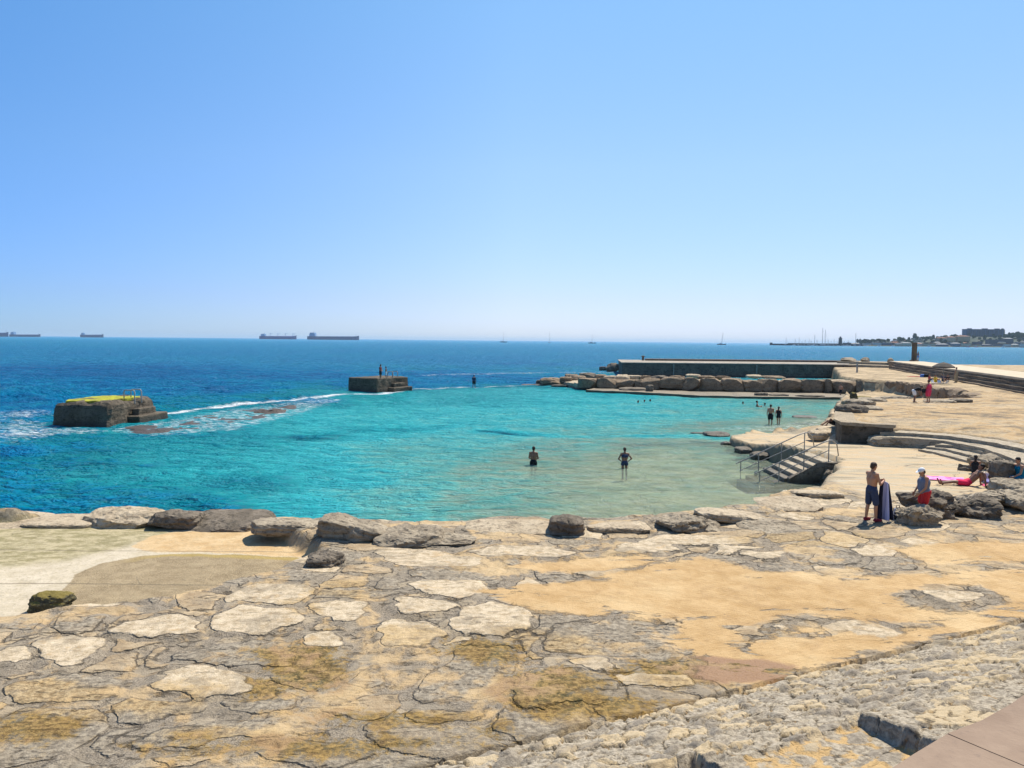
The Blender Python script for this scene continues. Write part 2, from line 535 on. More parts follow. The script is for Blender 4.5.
def ground_height(GX, GY):
    wx = GX + 0.35 * fbm(GX * 0.55, GY * 0.55, 3, 3); wy = GY + 0.35 * fbm(GX * 0.55, GY * 0.55, 13, 3)
    sd = polysd(GX + 0.35 * fbm(GX * 0.5, GY * 0.5, 5, 3), GY + 0.35 * fbm(GX * 0.5, GY * 0.5, 8, 3), SHORE)
    up = polysd(GX, GY, UPPER)
    slab = polysd(GX, GY, SLAB)
    bas = polysd(wx, wy, BASIN)
    rs = (GX - RB0[0]) * RD[0] + (GY - RB0[1]) * RD[1]
    rw = (GX - RB0[0]) * RN[0] + (GY - RB0[1]) * RN[1]
    w3x = GX + 0.22 * fbm(GX * 0.9, GY * 0.9, 23, 4); w3y = GY + 0.22 * fbm(GX * 0.9, GY * 0.9, 33, 4)
    sand = np.full(GX.shape, -3.0)
    for p in SANDS: sand = np.maximum(sand, polysd(w3x, w3y, p))
    for p in SAND_HOLES: sand = np.minimum(sand, -polysd(w3x, w3y, p))
    pale = ell_field(w3x, w3y, PALES)
    grey = ell_field(w3x, w3y, GREYS)
    ochre = ell_field(w3x, w3y, OCHRE)
    apron = polysd(w3x, w3y, APRON); bsand = polysd(w3x, w3y, BSAND); weed = polysd(w3x, w3y, WEED)
    algae = ell_field(w3x, w3y, ALGAE)
    far = sstep(GY, 20, 34)
    # slabs of the rock pavement
    f1, f2, c1, c2 = voronoi(wx / 1.15 * 0.8, wy / 1.15, 5)
    edge = (f2 - f1) * 0.9
    # big single stones interrupt the crazy paving: they carry their own outline
    c1 = 0.26 + 0.74 * c1
    edge = np.where(pale > 0, pale, np.minimum(edge, 0.015 + np.abs(pale)))
    c1 = np.where(pale > 0, 0.10, c1)
    edge = np.where((grey > 0) & (pale <= 0), grey, np.where(pale > 0, edge, np.minimum(edge, 0.015 + np.abs(grey))))
    c1 = np.where((grey > 0) & (pale <= 0), 0.88 + 0.1 * c2, c1)
    g1, g2, d1, d2 = voronoi(wx / 0.42, wy / 0.38, 9)
    edge2 = (g2 - g1)
    rockrel = (c2 - 0.5) * 0.05 * sstep(edge, 0.02, 0.12) + (d1 - 0.5) * 0.02 - 0.045 * np.exp(-edge / 0.07) - 0.018 * np.exp(-edge2 / 0.08)
    rockrel += 0.035 * fbm(GX * 0.7, GY * 0.7, 41, 3) + 0.022 * fbm(GX * 3.1, GY * 3.6, 47, 3) * sstep(-edge, -0.25, -0.05)
    pk = sstep(pale, -0.05, 0.12)
    rockrel = rockrel * (1 - 0.85 * pk) + pk * (0.035 + 0.02 * fbm(GX * 2, GY * 2, 49, 3))
    sk = sstep(sand, -0.12, 0.10)
    sandrel = -0.015 + 0.012 * fbm(GX * 1.2, GY * 1.2, 53, 2)
    rel = rockrel * (1 - sk) + sandrel * sk
    base = 1.10 + 0.10 * sstep(-GY, -24, -9) + 0.05 * fbm(GX * 0.22, GY * 0.22, 61, 2)
    # raised ribs of rock along the sea edge
    edgeband = np.exp(-((sd - 0.9) / 0.8) ** 2) * (GY < 32)
    base = base + edgeband * 0.10 * (0.4 + fbm(GX * 0.6, GY * 0.6, 71, 3))
    h = base + rel
    # smooth bathing slab
    sl = sstep(slab, -0.3, 0.4)
    hs = 1.08 + 0.015 * fbm(GX * 0.8, GY * 0.8, 81, 3) + 0.56 * (-sstep(GY, 40.5, 46)) * sstep(-GX, -20.5, -18.5)
    h = h * (1 - sl) + hs * sl
    # basin on the left
    bk = sstep(bas, -0.12, 0.25)
    hb = 0.72 + 0.02 * fbm(GX * 0.6, GY * 0.6, 91, 3) - 0.02 * np.clip(GY - 20, 0, 3)
    h = h * (1 - bk) + hb * bk
    # upper rock terrace, sinking towards the beach beneath the block wall
    hu = 2.1 - 1.45 * sstep(GY, 60, 82) * sstep(polysd(GX, GY, DIP), -1.0, 0.2) - 0.32 * sstep(-linesd(GX, GY, E1), -3.5, -0.3)
    hu = hu + 0.05 * fbm(GX * 0.35, GY * 0.2, 95, 4) + 0.03 * fbm(GX * 1.3, GY * 0.8, 97, 3)
    uk = sstep(up, 0.10, 0.55)
    h = h * (1 - uk) + hu * uk
    # sea bed
    bed = -0.45 - 0.022 * np.clip(-sd, 0, 60) + 0.10 * fbm(GX * 0.4, GY * 0.4, 99, 3)
    k = np.where(GY > 33, sstep(sd, -0.20, 0.12), sstep(sd, -0.45, 0.25))
    h = bed * (1 - k) + h * k
    # cut for the bathing stairs and beneath the embankment
    inst = (GX > 11) & (GX < 15.6) & (GY > 35.6) & (GY < 39.0)
    h = np.where(inst, np.minimum(h, -0.6 if False else (1.0 - (15.0 - GX) * 0.5) - 0.45), h)
    h = np.where(rw > 0.12, np.minimum(h, 0.75), h)
    return h, dict(sd=sd, up=up, slab=slab, bas=bas, sand=sand, pale=pale, grey=grey, algae=algae, edge=edge, edge2=edge2, c1=c1, c2=c2, ochre=ochre, apron=apron, bsand=bsand, weed=weed, d1=d1, uk=uk, sl=sl, bk=bk, rw=rw)


GZ, G = ground_height(GX, GY)
# what lies where: sand, slabs, joints, pale stones, algae, smooth concrete, basin
zone_up = G['uk'] * (G['rw'] < 0)
me = grid_mesh("rock_shore", GX, GY, GZ, {
    "lay_a": (G['sand'], G['edge'], G['c1'], G['pale']),
    "lay_b": (G['algae'], G['sl'], G['bk'], zone_up),
    "lay_d": (G['apron'], G['bsand'], G['weed'], G['ochre']),
    "lay_c": (G['sd'], G['grey'], G['d1'], G['edge2'])})


def ground_material():
    q = NT("shore_rock_and_sand")
    pos = q.pos()
    A = q.attr("lay_a"); B = q.attr("lay_b"); Cc = q.attr("lay_c")
    sA = q.sep(A.outputs["Color"]); sand, edge, cell = sA[0], sA[1], sA[2]; pale = A.outputs["Alpha"]
    sB = q.sep(B.outputs["Color"]); algae, conc, basin = sB[0], sB[1], sB[2]; upper = B.outputs["Alpha"]
    sC = q.sep(Cc.outputs["Color"]); shore, grey, cell2 = sC[0], sC[1], sC[2]; edge2 = Cc.outputs["Alpha"]
    n_big = q.noise(pos, 0.55, 5, 0.6)
    n_mid = q.noise(pos, 2.3, 6, 0.62)
    n_fin = q.noise(pos, 11.0, 6, 0.65)
    n_grn = q.noise(pos, 42.0, 4, 0.7)
    n_pal = q.noise(pos, 5.2, 7, 0.7, 0.3)
    strat = q.noise(q.stretch(pos, (0.8, 3.4, 3.0), R(-24)), 2.6, 6, 0.65, 0.8)
    jag = q.math('MULTIPLY_ADD', q.math('SUBTRACT', n_fin, 0.5), 0.30, q.math('MULTIPLY', q.math('SUBTRACT', n_mid, 0.5), 0.5))
    # crazy paving: every slab has its own stone, from pale cream over tan to rough grey
    D = q.attr("lay_d"); sD = q.sep(D.outputs["Color"]); apr, bsd, wee = sD[0], sD[1], sD[2]; och = D.outputs["Alpha"]
    pk_ = q.math('ADD', cell, q.math('MULTIPLY', q.math('SUBTRACT', n_big, 0.5), 0.35))
    cream = q.mix(q.ss(q.math('ADD', q.math('MULTIPLY', n_pal, 0.6), q.math('MULTIPLY', n_grn, 0.4)), 0.38, 0.58), (0.33, 0.245, 0.145), q.mix(n_mid, (0.54, 0.425, 0.28), (0.65, 0.54, 0.39)))
    tan_ = q.mix(q.ss(n_mid, 0.35, 0.65), (0.33, 0.235, 0.135), (0.50, 0.385, 0.245))
    gry = q.mix(q.ss(n_fin, 0.33, 0.66), (0.17, 0.138, 0.10), (0.40, 0.335, 0.245))
    rock = q.mix(q.ss(pk_, 0.36, 0.44), cream, tan_)
    rock = q.mix(q.ss(pk_, 0.60, 0.70), rock, gry)
    rock = q.mix(q.math('MULTIPLY', q.ss(n_mid, 0.57, 0.68), 0.45), rock, (0.47, 0.30, 0.13))
    ok_ = q.ss(q.math('ADD', och, q.math('MULTIPLY', jag, 1.6)), -0.05, 0.3)
    rock = q.mix(q.math('MULTIPLY', ok_, 0.6), rock, q.mix(q.ss(n_fin, 0.35, 0.62), (0.30, 0.185, 0.065), (0.52, 0.355, 0.155)))
    # rough grey mortar filling the joints, black cracks along the stones
    e = q.math('ADD', edge, q.math('MULTIPLY', q.math('SUBTRACT', n_mid, 0.5), 0.26))
    wj = q.math('MULTIPLY', q.ss(n_big, 0.35, 0.62), 0.16)
    mort = q.math('SUBTRACT', 1.0, q.ss(q.math('SUBTRACT', e, wj), 0.015, 0.055))
    mcol = q.mix(q.ss(n_grn, 0.32, 0.66), (0.13, 0.103, 0.073), (0.36, 0.30, 0.225))
    mcol = q.mix(q.math('MULTIPLY', q.ss(n_mid, 0.55, 0.66), 0.6), mcol, (0.42, 0.29, 0.145))
    # small stones set in the wide joints
    chip = q.math('MULTIPLY', q.ss(q.math('ADD', edge2, q.math('MULTIPLY', q.math('SUBTRACT', n_fin, 0.5), 0.5)), 0.14, 0.22), q.ss(q.math('ADD', cell2, q.math('MULTIPLY', q.math('SUBTRACT', n_mid, 0.5), 0.6)), 0.45, 0.55))
    mcol = q.mix(q.math('MULTIPLY', chip, 0.8), mcol, q.mix(q.ss(cell2, 0.5, 0.9), (0.46, 0.36, 0.235), (0.30, 0.25, 0.185)))
    rock = q.mix(q.math('MULTIPLY', mort, 0.92), rock, mcol)
    rim_ = q.math('ABSOLUTE', q.math('SUBTRACT', q.math('SUBTRACT', e, wj), 0.03))
    crk = q.math('MULTIPLY', q.math('SUBTRACT', 1.0, q.ss(rim_, 0.006, 0.034)), q.math('MULTIPLY', q.ss(n_fin, 0.36, 0.50), q.ss(n_mid, 0.36, 0.54)))
    e2 = q.math('ADD', edge2, q.math('MULTIPLY', q.math('SUBTRACT', n_fin, 0.5), 0.5))
    crk2 = q.math('MULTIPLY', q.math('SUBTRACT', 1.0, q.ss(e2, 0.0, 0.05)), q.ss(n_big, 0.45, 0.6))
    pits = q.math('MULTIPLY', q.ss(strat, 0.56, 0.65), q.ss(n_mid, 0.36, 0.54))
    pits = q.math('MAXIMUM', pits, q.math('MULTIPLY', q.ss(n_grn, 0.60, 0.70), q.ss(n_mid, 0.42, 0.60)))
    pkf = q.math('MULTIPLY', q.math('SUBTRACT', 1.0, q.ss(pk_, 0.36, 0.44)), q.math('SUBTRACT', 1.0, mort))
    gk = pkf
    dark = q.math('MAXIMUM', q.math('MULTIPLY', crk, 0.75), q.math('MAXIMUM', q.math('MULTIPLY', crk2, 0.65), q.math('MULTIPLY', pits, 0.8)))
    dark = q.math('MULTIPLY', dark, q.math('SUBTRACT', 1.0, q.math('MULTIPLY', pkf, 0.35)))
    broad = q.noise(pos, 0.9, 8, 0.72, 1.2)
    rock = q.mix(q.math('MULTIPLY', q.ss(broad, 0.50, 0.62), 0.55), rock, q.mix(n_fin, (0.14, 0.11, 0.075), (0.34, 0.275, 0.19)))
    rock = q.mix(dark, rock, (0.055, 0.042, 0.028))
    # algae, rust brown
    ak = q.ss(q.math('ADD', algae, q.math('MULTIPLY', jag, 2.6)), -0.10, 0.22)
    alg = q.mix(q.ss(n_fin, 0.38, 0.62), q.mix(q.ss(n_mid, .4, .6), (0.075, 0.062, 0.014), (0.15, 0.085, 0.02)), (0.33, 0.205, 0.055))
    rock = q.mix(q.math('MULTIPLY', ak, q.math('SUBTRACT', 0.85, q.math('MULTIPLY', pkf, 0.7))), rock, alg)
    # sand
    sj = q.math('ADD', sand, q.math('MULTIPLY', jag, 1.5))
    bare = q.math('MULTIPLY', q.ss(q.noise(q.stretch(pos, (0.55, 1.5, 1), R(-14)), 1.1, 7, 0.68, 0.8), 0.55, 0.66), 0.62)
    sk = q.ss(q.math('ADD', q.math('SUBTRACT', sj, bare), q.math('MULTIPLY', q.math('SUBTRACT', n_grn, 0.5), 0.35)), -0.10, 0.14)
    thin = q.math('MULTIPLY', q.ss(q.math('ADD', n_big, q.math('MULTIPLY', n_mid, 0.6)), 0.82, 0.95), 0.7)   # thin drifts in the joints
    sk = q.math('MAXIMUM', sk, q.math('MULTIPLY', thin, q.math('SUBTRACT', 1.0, pkf)))
    scol = q.mix(q.ss(n_mid, 0.3, 0.7), (0.40, 0.25, 0.105), (0.51, 0.34, 0.165))
    scol = q.mix(q.math('MULTIPLY', q.ss(n_big, 0.45, 0.7), 0.5), scol, (0.64, 0.48, 0.27))
    wet = q.math('MULTIPLY', q.ss(q.math('ADD', algae, q.math('MULTIPLY', jag, 0.5)), -0.06, 0.10), sk)
    scol = q.mix(q.math('MULTIPLY', q.ss(q.noise(pos, 1.4, 7, 0.7, 1.0), 0.5, 0.64), 0.35), scol, (0.33, 0.205, 0.095))
    scol = q.mix(q.math('MULTIPLY', wet, 0.85), scol, (0.25, 0.125, 0.05))
    col = q.mix(sk, rock, scol)
    # smooth bathing slab
    cst = q.noise(q.stretch(pos, (0.35, 1.6, 1)), 0.9, 6, 0.6, 0.6)
    ccol = q.ramp(cst, [(0.3, (0.22, 0.17, 0.10)), (0.44, (0.42, 0.35, 0.24)), (0.54, (0.50, 0.355, 0.20)), (0.62, (0.44, 0.375, 0.27)), (0.74, (0.56, 0.465, 0.33))])
    ccol = q.mix(q.math('MULTIPLY', q.ss(n_fin, 0.55, 0.72), 0.35), ccol, (0.27, 0.225, 0.16))
    crack = q.math('ABSOLUTE', q.math('SUBTRACT', q.noise(pos, 0.23, 5, 0.5, 0.6), 0.5))
    ccol = q.mix(q.math('MULTIPLY', q.math('SUBTRACT', 1.0, q.ss(crack, 0.0, 0.006)), 0.8), ccol, (0.10, 0.085, 0.07))
    col = q.mix(conc, col, ccol)
    # basin: pale concrete with weed towards the sea, a damp brown apron, yellow sand
    bp = q.sep(pos)
    bn = q.math('ADD', bp[1], q.math('MULTIPLY', q.math('SUBTRACT', n_big, 0.5), 2.2))
    bcol = q.mix(q.ss(n_mid, 0.3, 0.7), (0.46, 0.385, 0.27), (0.57, 0.485, 0.36))
    wf = q.ss(q.math('ADD', wee, q.math('MULTIPLY', jag, 1.2)), -0.25, 0.5)
    wcol = q.mix(q.ss(q.noise(q.stretch(pos, (0.8, 1.15, 1)), 2.6, 8, 0.76), 0.42, 0.58), (0.20, 0.17, 0.065), (0.42, 0.35, 0.205))
    bcol = q.mix(q.math('MULTIPLY', wf, 0.85), bcol, wcol)
    bcol = q.mix(q.ss(q.math('ADD', bsd, q.math('MULTIPLY', jag, 0.9)), -0.04, 0.12), bcol, q.mix(q.ss(n_mid, .3, .7), (0.46, 0.30, 0.14), (0.58, 0.42, 0.235)))
    af = q.math('ADD', apr, q.math('MULTIPLY', jag, 0.35))
    bcol = q.mix(q.ss(af, -0.02, 0.03), bcol, q.mix(q.ss(q.math('ADD', n_grn, q.math('MULTIPLY', q.math('SUBTRACT', n_mid, .5), .5)), 0.36, 0.62), (0.20, 0.145, 0.08), (0.37, 0.285, 0.17)))
    rim = q.math('SUBTRACT', 1.0, q.ss(q.math('ABSOLUTE', q.math('SUBTRACT', af, q.math('MULTIPLY', n_big, 0.3))), 0.04, 0.22))
    bcol = q.mix(q.math('MULTIPLY', q.math('MULTIPLY', rim, q.ss(bp[0], -10.3, -9.0)), 0.7), bcol, (0.38, 0.27, 0.07))
    bcol = q.mix(q.math('MULTIPLY', q.ss(n_grn, 0.62, 0.75), 0.4), bcol, (0.2, 0.16, 0.1))
    for yy_ in (17.7, 20.55):
        ln = q.math('SUBTRACT', 1.0, q.ss(q.math('ABSOLUTE', q.math('SUBTRACT', q.math('ADD', bp[1], q.math('MULTIPLY', q.math('SUBTRACT', n_mid, 0.5), 0.12)), yy_)), 0.012, 0.05))
        bcol = q.mix(q.math('MULTIPLY', ln, 0.7), bcol, (0.14, 0.11, 0.07))
    bcol = q.mix(q.math('MULTIPLY', q.ss(n_fin, 0.5, 0.68), 0.45), bcol, (0.26, 0.205, 0.12))
    col = q.mix(basin, col, bcol)
    # upper terrace: streaky tan rock, pale patches, grey slabs, far sand
    us = q.noise(q.stretch(pos, (0.52, 0.62, 1), R(4)), 0.55, 9, 0.74, 0.9)
    ucol = q.ramp(us, [(0.34, (0.12, 0.095, 0.065)), (0.43, (0.27, 0.20, 0.12)), (0.49, (0.45, 0.295, 0.14)), (0.55, (0.47, 0.355, 0.215)), (0.61, (0.29, 0.22, 0.14)), (0.72, (0.55, 0.46, 0.35))])
    ucol = q.mix(q.math('MULTIPLY', q.ss(q.noise(pos, 1.1, 7, 0.7), 0.54, 0.64), 0.6), ucol, (0.16, 0.13, 0.09))
    fars = q.ss(bp[1], 66, 84)
    ucol = q.mix(fars, ucol, q.mix(q.ss(us, .38, .62), (0.25, 0.185, 0.11), (0.51, 0.38, 0.225)))
    col = q.mix(upper, col, ucol)
    # under water: pale sand with weedy rocks
    uw = q.math('SUBTRACT', 1.0, q.ss(shore, -0.5, -0.1))
    bedc = q.mix(q.ss(n_big, 0.42, 0.62), (0.66, 0.57, 0.40), (0.38, 0.36, 0.24))
    col = q.mix(uw, col, bedc)
    lick = q.math('MULTIPLY', q.math('SUBTRACT', 1.0, q.ss(q.math('ADD', shore, q.math('MULTIPLY', jag, 0.5)), 0.0, 0.28)), 0.8)
    col = q.mix(q.math('MULTIPLY', lick, q.math('SUBTRACT', 1.0, uw)), col, (0.14, 0.115, 0.075))
    # relief
    smooth = q.math('MAXIMUM', q.math('MAXIMUM', sk, pkf), q.math('MAXIMUM', conc, basin))
    rough_h = q.math('ADD', q.math('MULTIPLY', n_fin, 0.5), q.math('MULTIPLY', n_grn, 0.22))
    rough_h = q.math('ADD', rough_h, q.math('MULTIPLY', strat, 0.6))
    rough_h = q.math('SUBTRACT', rough_h, q.math('MULTIPLY', dark, 0.55))
    rip = q.n("ShaderNodeTexWave", {"Vector": q.stretch(pos, (1, 1, 1), R(62)), "Scale": 3.2, "Distortion": 5.0, "Detail": 3.0, "Detail Scale": 1.6})
    soft_h = q.math('ADD', q.math('MULTIPLY', n_grn, 0.20), q.math('MULTIPLY', n_fin, 0.26))
    soft_h = q.math('ADD', soft_h, q.math('MULTIPLY', n_mid, 0.5))
    soft_h = q.math('ADD', soft_h, q.math('MULTIPLY', q.math('MULTIPLY', strat, pkf), 0.25))
    soft_h = q.math('SUBTRACT', soft_h, q.math('MULTIPLY', q.math('MULTIPLY', dark, pkf), 0.3))
    soft_h = q.math('ADD', soft_h, q.math('MULTIPLY', q.math('MULTIPLY', rip.outputs["Fac"], sk), 0.06))
    hh = q.n("ShaderNodeMix", {0: smooth, 2: rough_h, 3: soft_h}).outputs[0]
    onrock = q.math('MULTIPLY', q.math('SUBTRACT', 1.0, sk), q.math('MULTIPLY', q.math('SUBTRACT', 1.0, conc), q.math('MULTIPLY', q.math('SUBTRACT', 1.0, basin), q.math('SUBTRACT', 1.0, upper))))
    hh = q.math('SUBTRACT', hh, q.math('MULTIPLY', q.math('MULTIPLY', mort, onrock), 0.45))
    nrm = q.bump(hh, 0.85, 0.10)
    rg = q.math('SUBTRACT', 0.93, q.math('MULTIPLY', wet, 0.5))
    return q.pbr(col, rg, nrm, spec=0.25)


ground = link("rock_shore", me, ground_material())
props(ground, "pale rock shore with sand drifts, running from the embankment down under the water", kind="structure")

# height of the finished shore under a point (for setting things down)
def zat(x, y):
    i = int(np.clip(np.searchsorted(gx, x), 1, len(gx) - 1)); j = int(np.clip(np.searchsorted(gy, y), 1, len(gy) - 1))
    return float(GZ[j, i])


def PG(u, v, z=1.1):
    """the point of the finished ground seen at (u, v)"""
    for _ in range(8):
        p = P(u, v, z)
        z = 0.5 * z + 0.5 * zat(p.x, p.y)
    p = P(u, v, z)
    return p
# ------------------------------------------------------------------ the sea
ty = axis(20.0, 320, lambda y: 0.0046 * y)
ty = np.concatenate([ty, axis(330, 42000, lambda y: 0.07 * y)])
tx = np.concatenate([np.linspace(-8, -1.5, 10)[:-1], np.linspace(-1.5, 1.7, 820), np.linspace(1.7, 8, 10)[1:]])
WT, WY = np.meshgrid(tx, ty)
WX = np.clip(WT * (WY + 12.0), -45000, 45000)
DEPTH = [(700, 500, .06), (800, 486, .04), (600, 515, .07), (650, 490, .08), (740, 470, .08), (520, 522, .15), (480, 500, .21), (400, 520, .30), (400, 495, .33), (300, 508, .48), (200, 505, .72),
         (100, 500, .78), (0, 505, .80), (-100, 500, .8), (100, 470, .70), (0, 470, .74), (200, 460, .58), (300, 455, .52), (400, 455, .38), (350, 480, .42), (250, 480, .64), (500, 478, .22), (560, 470, .16), (620, 470, .12),
         (700, 450, .15), (660, 460, .11), (560, 445, .27), (640, 418, .42), (480, 415, .46), (480, 440, .42), (400, 412, .50), (330, 430, .55), (240, 440, .60), (700, 403, .40), (760, 400, .35),
         (800, 410, .26), (820, 400, .22), (780, 428, .14), (730, 428, .24), (700, 415, .38), (830, 424, .10), (180, 440, .64), (60, 445, .72), (0, 448, .80), (-100, 440, .85),
         (20, 405, .93), (200, 388, .96), (100, 372, .98), (0, 372, .97), (300, 375, .95), (450, 375, .92), (400, 385, .92), (520, 380, .86), (600, 362, .86), (250, 352, .88), (100, 350, .88), (0, 352, .88), (700, 352, .86), (900, 355, .84), (1000, 362, .84), (1100, 365, .84),
         (500, 350, .86), (500, 362, .9), (500, 392, .56), (560, 395, .5), (640, 374, .7), (560, 372, .8), (300, 345, .86), (300, 400, .82), (430, 395, .58), (380, 398, .6)]
num = np.zeros(WX.shape); den = np.zeros(WX.shape)
# interpolate in a logarithmic map of the bay so near and far soundings count alike
lx, ly = WX / (WY + 1e-6), np.log(np.maximum(WY, 1)) * 1.0
for u, v, t in DEPTH:
    p = P(u, v, 0.0)
    d2 = ((lx - p.x / p.y) * 1.0) ** 2 + ((ly - math.log(p.y)) * 0.9) ** 2 + 2e-4
    w_ = 1.0 / d2 ** 1.7
    num += w_ * t; den += w_
depth = num / den
farm = sstep(WY, 420, 2500)
depth = depth * (1 - farm) + 0.87 * farm
depth += 0.07 * fbm(WX * 0.12, WY * 0.09, 5, 4) * sstep(-WY, -140, -60) + 0.05 * fbm(WX * 0.03, WY * 0.02, 15, 3)
# dark weed on the bed of the pool
weedl = linesd(WX, WY, pix_poly([(470, 428), (545, 436), (620, 437), (690, 436), (740, 440)], 0))
depth += 0.30 * np.exp(-(weedl / 1.3) ** 2) * (0.55 + 0.9 * fbm(WX * 0.3, WY * 0.3, 31, 3)).clip(0, 1)
weedl = linesd(WX, WY, pix_poly([(320, 437), (370, 432), (440, 428)], 0))
depth += 0.16 * np.exp(-(weedl / 1.8) ** 2) * (0.6 + 0.9 * fbm(WX * 0.3, WY * 0.3, 35, 3)).clip(0, 1)
depth = np.clip(depth, 0.02, 1.0)
# foam along the sunken sill and around the reef
WEIR = pix_poly([(150, 416), (215, 407), (300, 400), (345, 394), (378, 394), (412, 389), (475, 387.5), (530, 386)], 0)
wl = linesd(WX, WY + 0.25 * fbm(WX * 0.3, WY * 0.3, 77, 2), WEIR)
strength = 1.0 - 0.55 * sstep(WX, -16, 0)
foam = np.exp(-(wl / (0.8 * strength + 0.15)) ** 2) * (0.50 * strength + 0.30) * (0.85 + 0.5 * fbm(WX * 0.22, WY * 0.1, 78, 4))
left = polysd(WX, WY, pix_poly([(-60, 408), (52, 411), (60, 424), (130, 430), (60, 437), (20, 446), (-60, 446)], 0))
foam = np.maximum(foam, 0.44 * sstep(left, -1.5, 2.5) * (0.75 + 0.5 * fbm(WX * 0.25, WY * 0.5, 81, 3)))
reefd = polysd(WX, WY, pix_poly([(95, 430), (150, 423), (230, 409), (330, 398), (345, 400), (300, 414), (240, 430), (150, 436)], 0))
foam = np.maximum(foam, 0.35 * sstep(reefd, -1.2, 1.0))
surf = polysd(WX, WY, pix_poly([(690, 428), (735, 430), (800, 432), (830, 425), (836, 412), (815, 418), (780, 424), (740, 426)], 0))
foam = np.maximum(foam, 0.33 * sstep(surf, -0.8, 0.8))
tiny = linesd(WX, WY, pix_poly([(430, 375), (520, 373), (620, 372)], 0))
foam = np.maximum(foam, 0.34 * np.exp(-(tiny / 3.0) ** 2))
calm = 1 - sstep(-depth, -0.86, -0.5)
wav = (0.05 + 0.14 * calm) * fbm(WX * 0.33 + 0.1 * WY, WY * 0.42, 201, 3) + 0.125 * fbm(WX * 0.85 + 0.2 * WY, WY * 1.0, 207, 3, 0.55) * (1 - sstep(WY, 80, 180)) * (0.62 + 0.38 * calm)
wav = wav * (1 - sstep(WY, 150, 320))
swell = linesd(WX, WY, pix_poly([(-60, 399), (20, 396), (62, 394)], 0))
wav = wav + 0.50 * np.exp(-(swell / 1.1) ** 2) + 0.30 * np.exp(-((linesd(WX, WY, pix_poly([(120, 412), (215, 405), (300, 398)], 0)) / 0.9) ** 2))
wm = grid_mesh("sea", WX, WY, wav, {"bay": (depth, foam, calm, 1.0)})


def water_material():
    q = NT("sea_water")
    pos = q.pos()
    a = q.attr("bay"); s = q.sep(a.outputs["Color"]); dep, foam, calm = s[0], s[1], s[2]
    py = q.sep(pos)[1]
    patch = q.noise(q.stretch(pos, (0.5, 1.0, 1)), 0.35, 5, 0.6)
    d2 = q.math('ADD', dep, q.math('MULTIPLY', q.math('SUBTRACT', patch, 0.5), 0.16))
    # light and dark of the ripples, painted into the water colour by shifting its depth
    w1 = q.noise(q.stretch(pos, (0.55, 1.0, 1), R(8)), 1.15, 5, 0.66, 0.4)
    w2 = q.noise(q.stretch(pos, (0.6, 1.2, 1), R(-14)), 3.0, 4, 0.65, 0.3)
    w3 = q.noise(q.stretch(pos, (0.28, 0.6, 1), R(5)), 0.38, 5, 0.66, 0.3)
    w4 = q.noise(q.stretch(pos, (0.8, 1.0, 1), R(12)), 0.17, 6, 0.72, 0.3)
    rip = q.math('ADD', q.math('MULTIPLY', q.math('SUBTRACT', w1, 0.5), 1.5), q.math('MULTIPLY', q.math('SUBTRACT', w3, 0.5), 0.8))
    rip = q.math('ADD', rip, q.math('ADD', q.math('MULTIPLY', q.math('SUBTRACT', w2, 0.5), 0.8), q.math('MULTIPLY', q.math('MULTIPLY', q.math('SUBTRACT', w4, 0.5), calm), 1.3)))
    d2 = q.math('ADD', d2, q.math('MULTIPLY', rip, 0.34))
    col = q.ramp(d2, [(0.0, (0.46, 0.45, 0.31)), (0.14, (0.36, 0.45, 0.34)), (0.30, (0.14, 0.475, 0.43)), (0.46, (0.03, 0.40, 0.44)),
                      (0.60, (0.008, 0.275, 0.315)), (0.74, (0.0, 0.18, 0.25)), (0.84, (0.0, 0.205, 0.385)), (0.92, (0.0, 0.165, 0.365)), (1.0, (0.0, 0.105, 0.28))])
    # the near ripples are modelled as relief, the finer ones as bump
    hh = q.math('ADD', q.math('MULTIPLY', w1, 0.75), q.math('MULTIPLY', w2, 0.26))
    hh = q.math('ADD', hh, q.math('MULTIPLY', q.math('MULTIPLY', w3, q.math('ADD', calm, 0.35)), 1.6))
    hh = q.math('ADD', hh, q.math('MULTIPLY', q.math('MULTIPLY', w4, calm), 3.2))
    nrm = q.bump(hh, 1.0, 1.7)
    fn = q.noise(q.stretch(pos, (0.55, 1.0, 1)), 2.6, 6, 0.7, 0.5)
    fk = q.ss(q.math('ADD', q.math('MULTIPLY', foam, 0.62), q.math('SUBTRACT', fn, 0.5)), 0.14, 0.46)
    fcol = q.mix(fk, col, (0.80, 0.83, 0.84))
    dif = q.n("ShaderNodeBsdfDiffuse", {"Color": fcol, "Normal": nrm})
    clear = q.n("ShaderNodeBsdfTransparent", {"Color": q.mix(q.ss(dep, 0.0, 0.5), (0.80, 0.92, 0.84), (0.25, 0.72, 0.72))})
    body = q.n("ShaderNodeMixShader", {0: q.math('MULTIPLY', q.math('SUBTRACT', 1.0, q.ss(dep, 0.05, 0.55)), q.math('SUBTRACT', 0.62, q.math('MULTIPLY', fk, 0.62))), 1: dif, 2: clear})
    gl = q.n("ShaderNodeBsdfGlossy", {"Color": (1, 1, 1), "Roughness": q.rng(q.ss(py, 60.0, 220.0), 0, 1, 0.12, 0.36), "Normal": nrm})
    fr = q.n("ShaderNodeFresnel", {"IOR": 1.33, "Normal": nrm})
    k = q.math('MINIMUM', q.math('MULTIPLY', q.math('MULTIPLY', fr, 0.72), q.math('SUBTRACT', 1.0, fk)), q.math('SUBTRACT', 0.36, q.math('MULTIPLY', calm, 0.22)))
    ms = q.n("ShaderNodeMixShader", {0: k, 1: body, 2: gl})
    q.t.links.new(ms.outputs[0], q.out.inputs[0])
    return q.m


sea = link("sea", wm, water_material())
props(sea, "blue and turquoise sea filling the bathing pool and reaching the horizon", kind="structure")
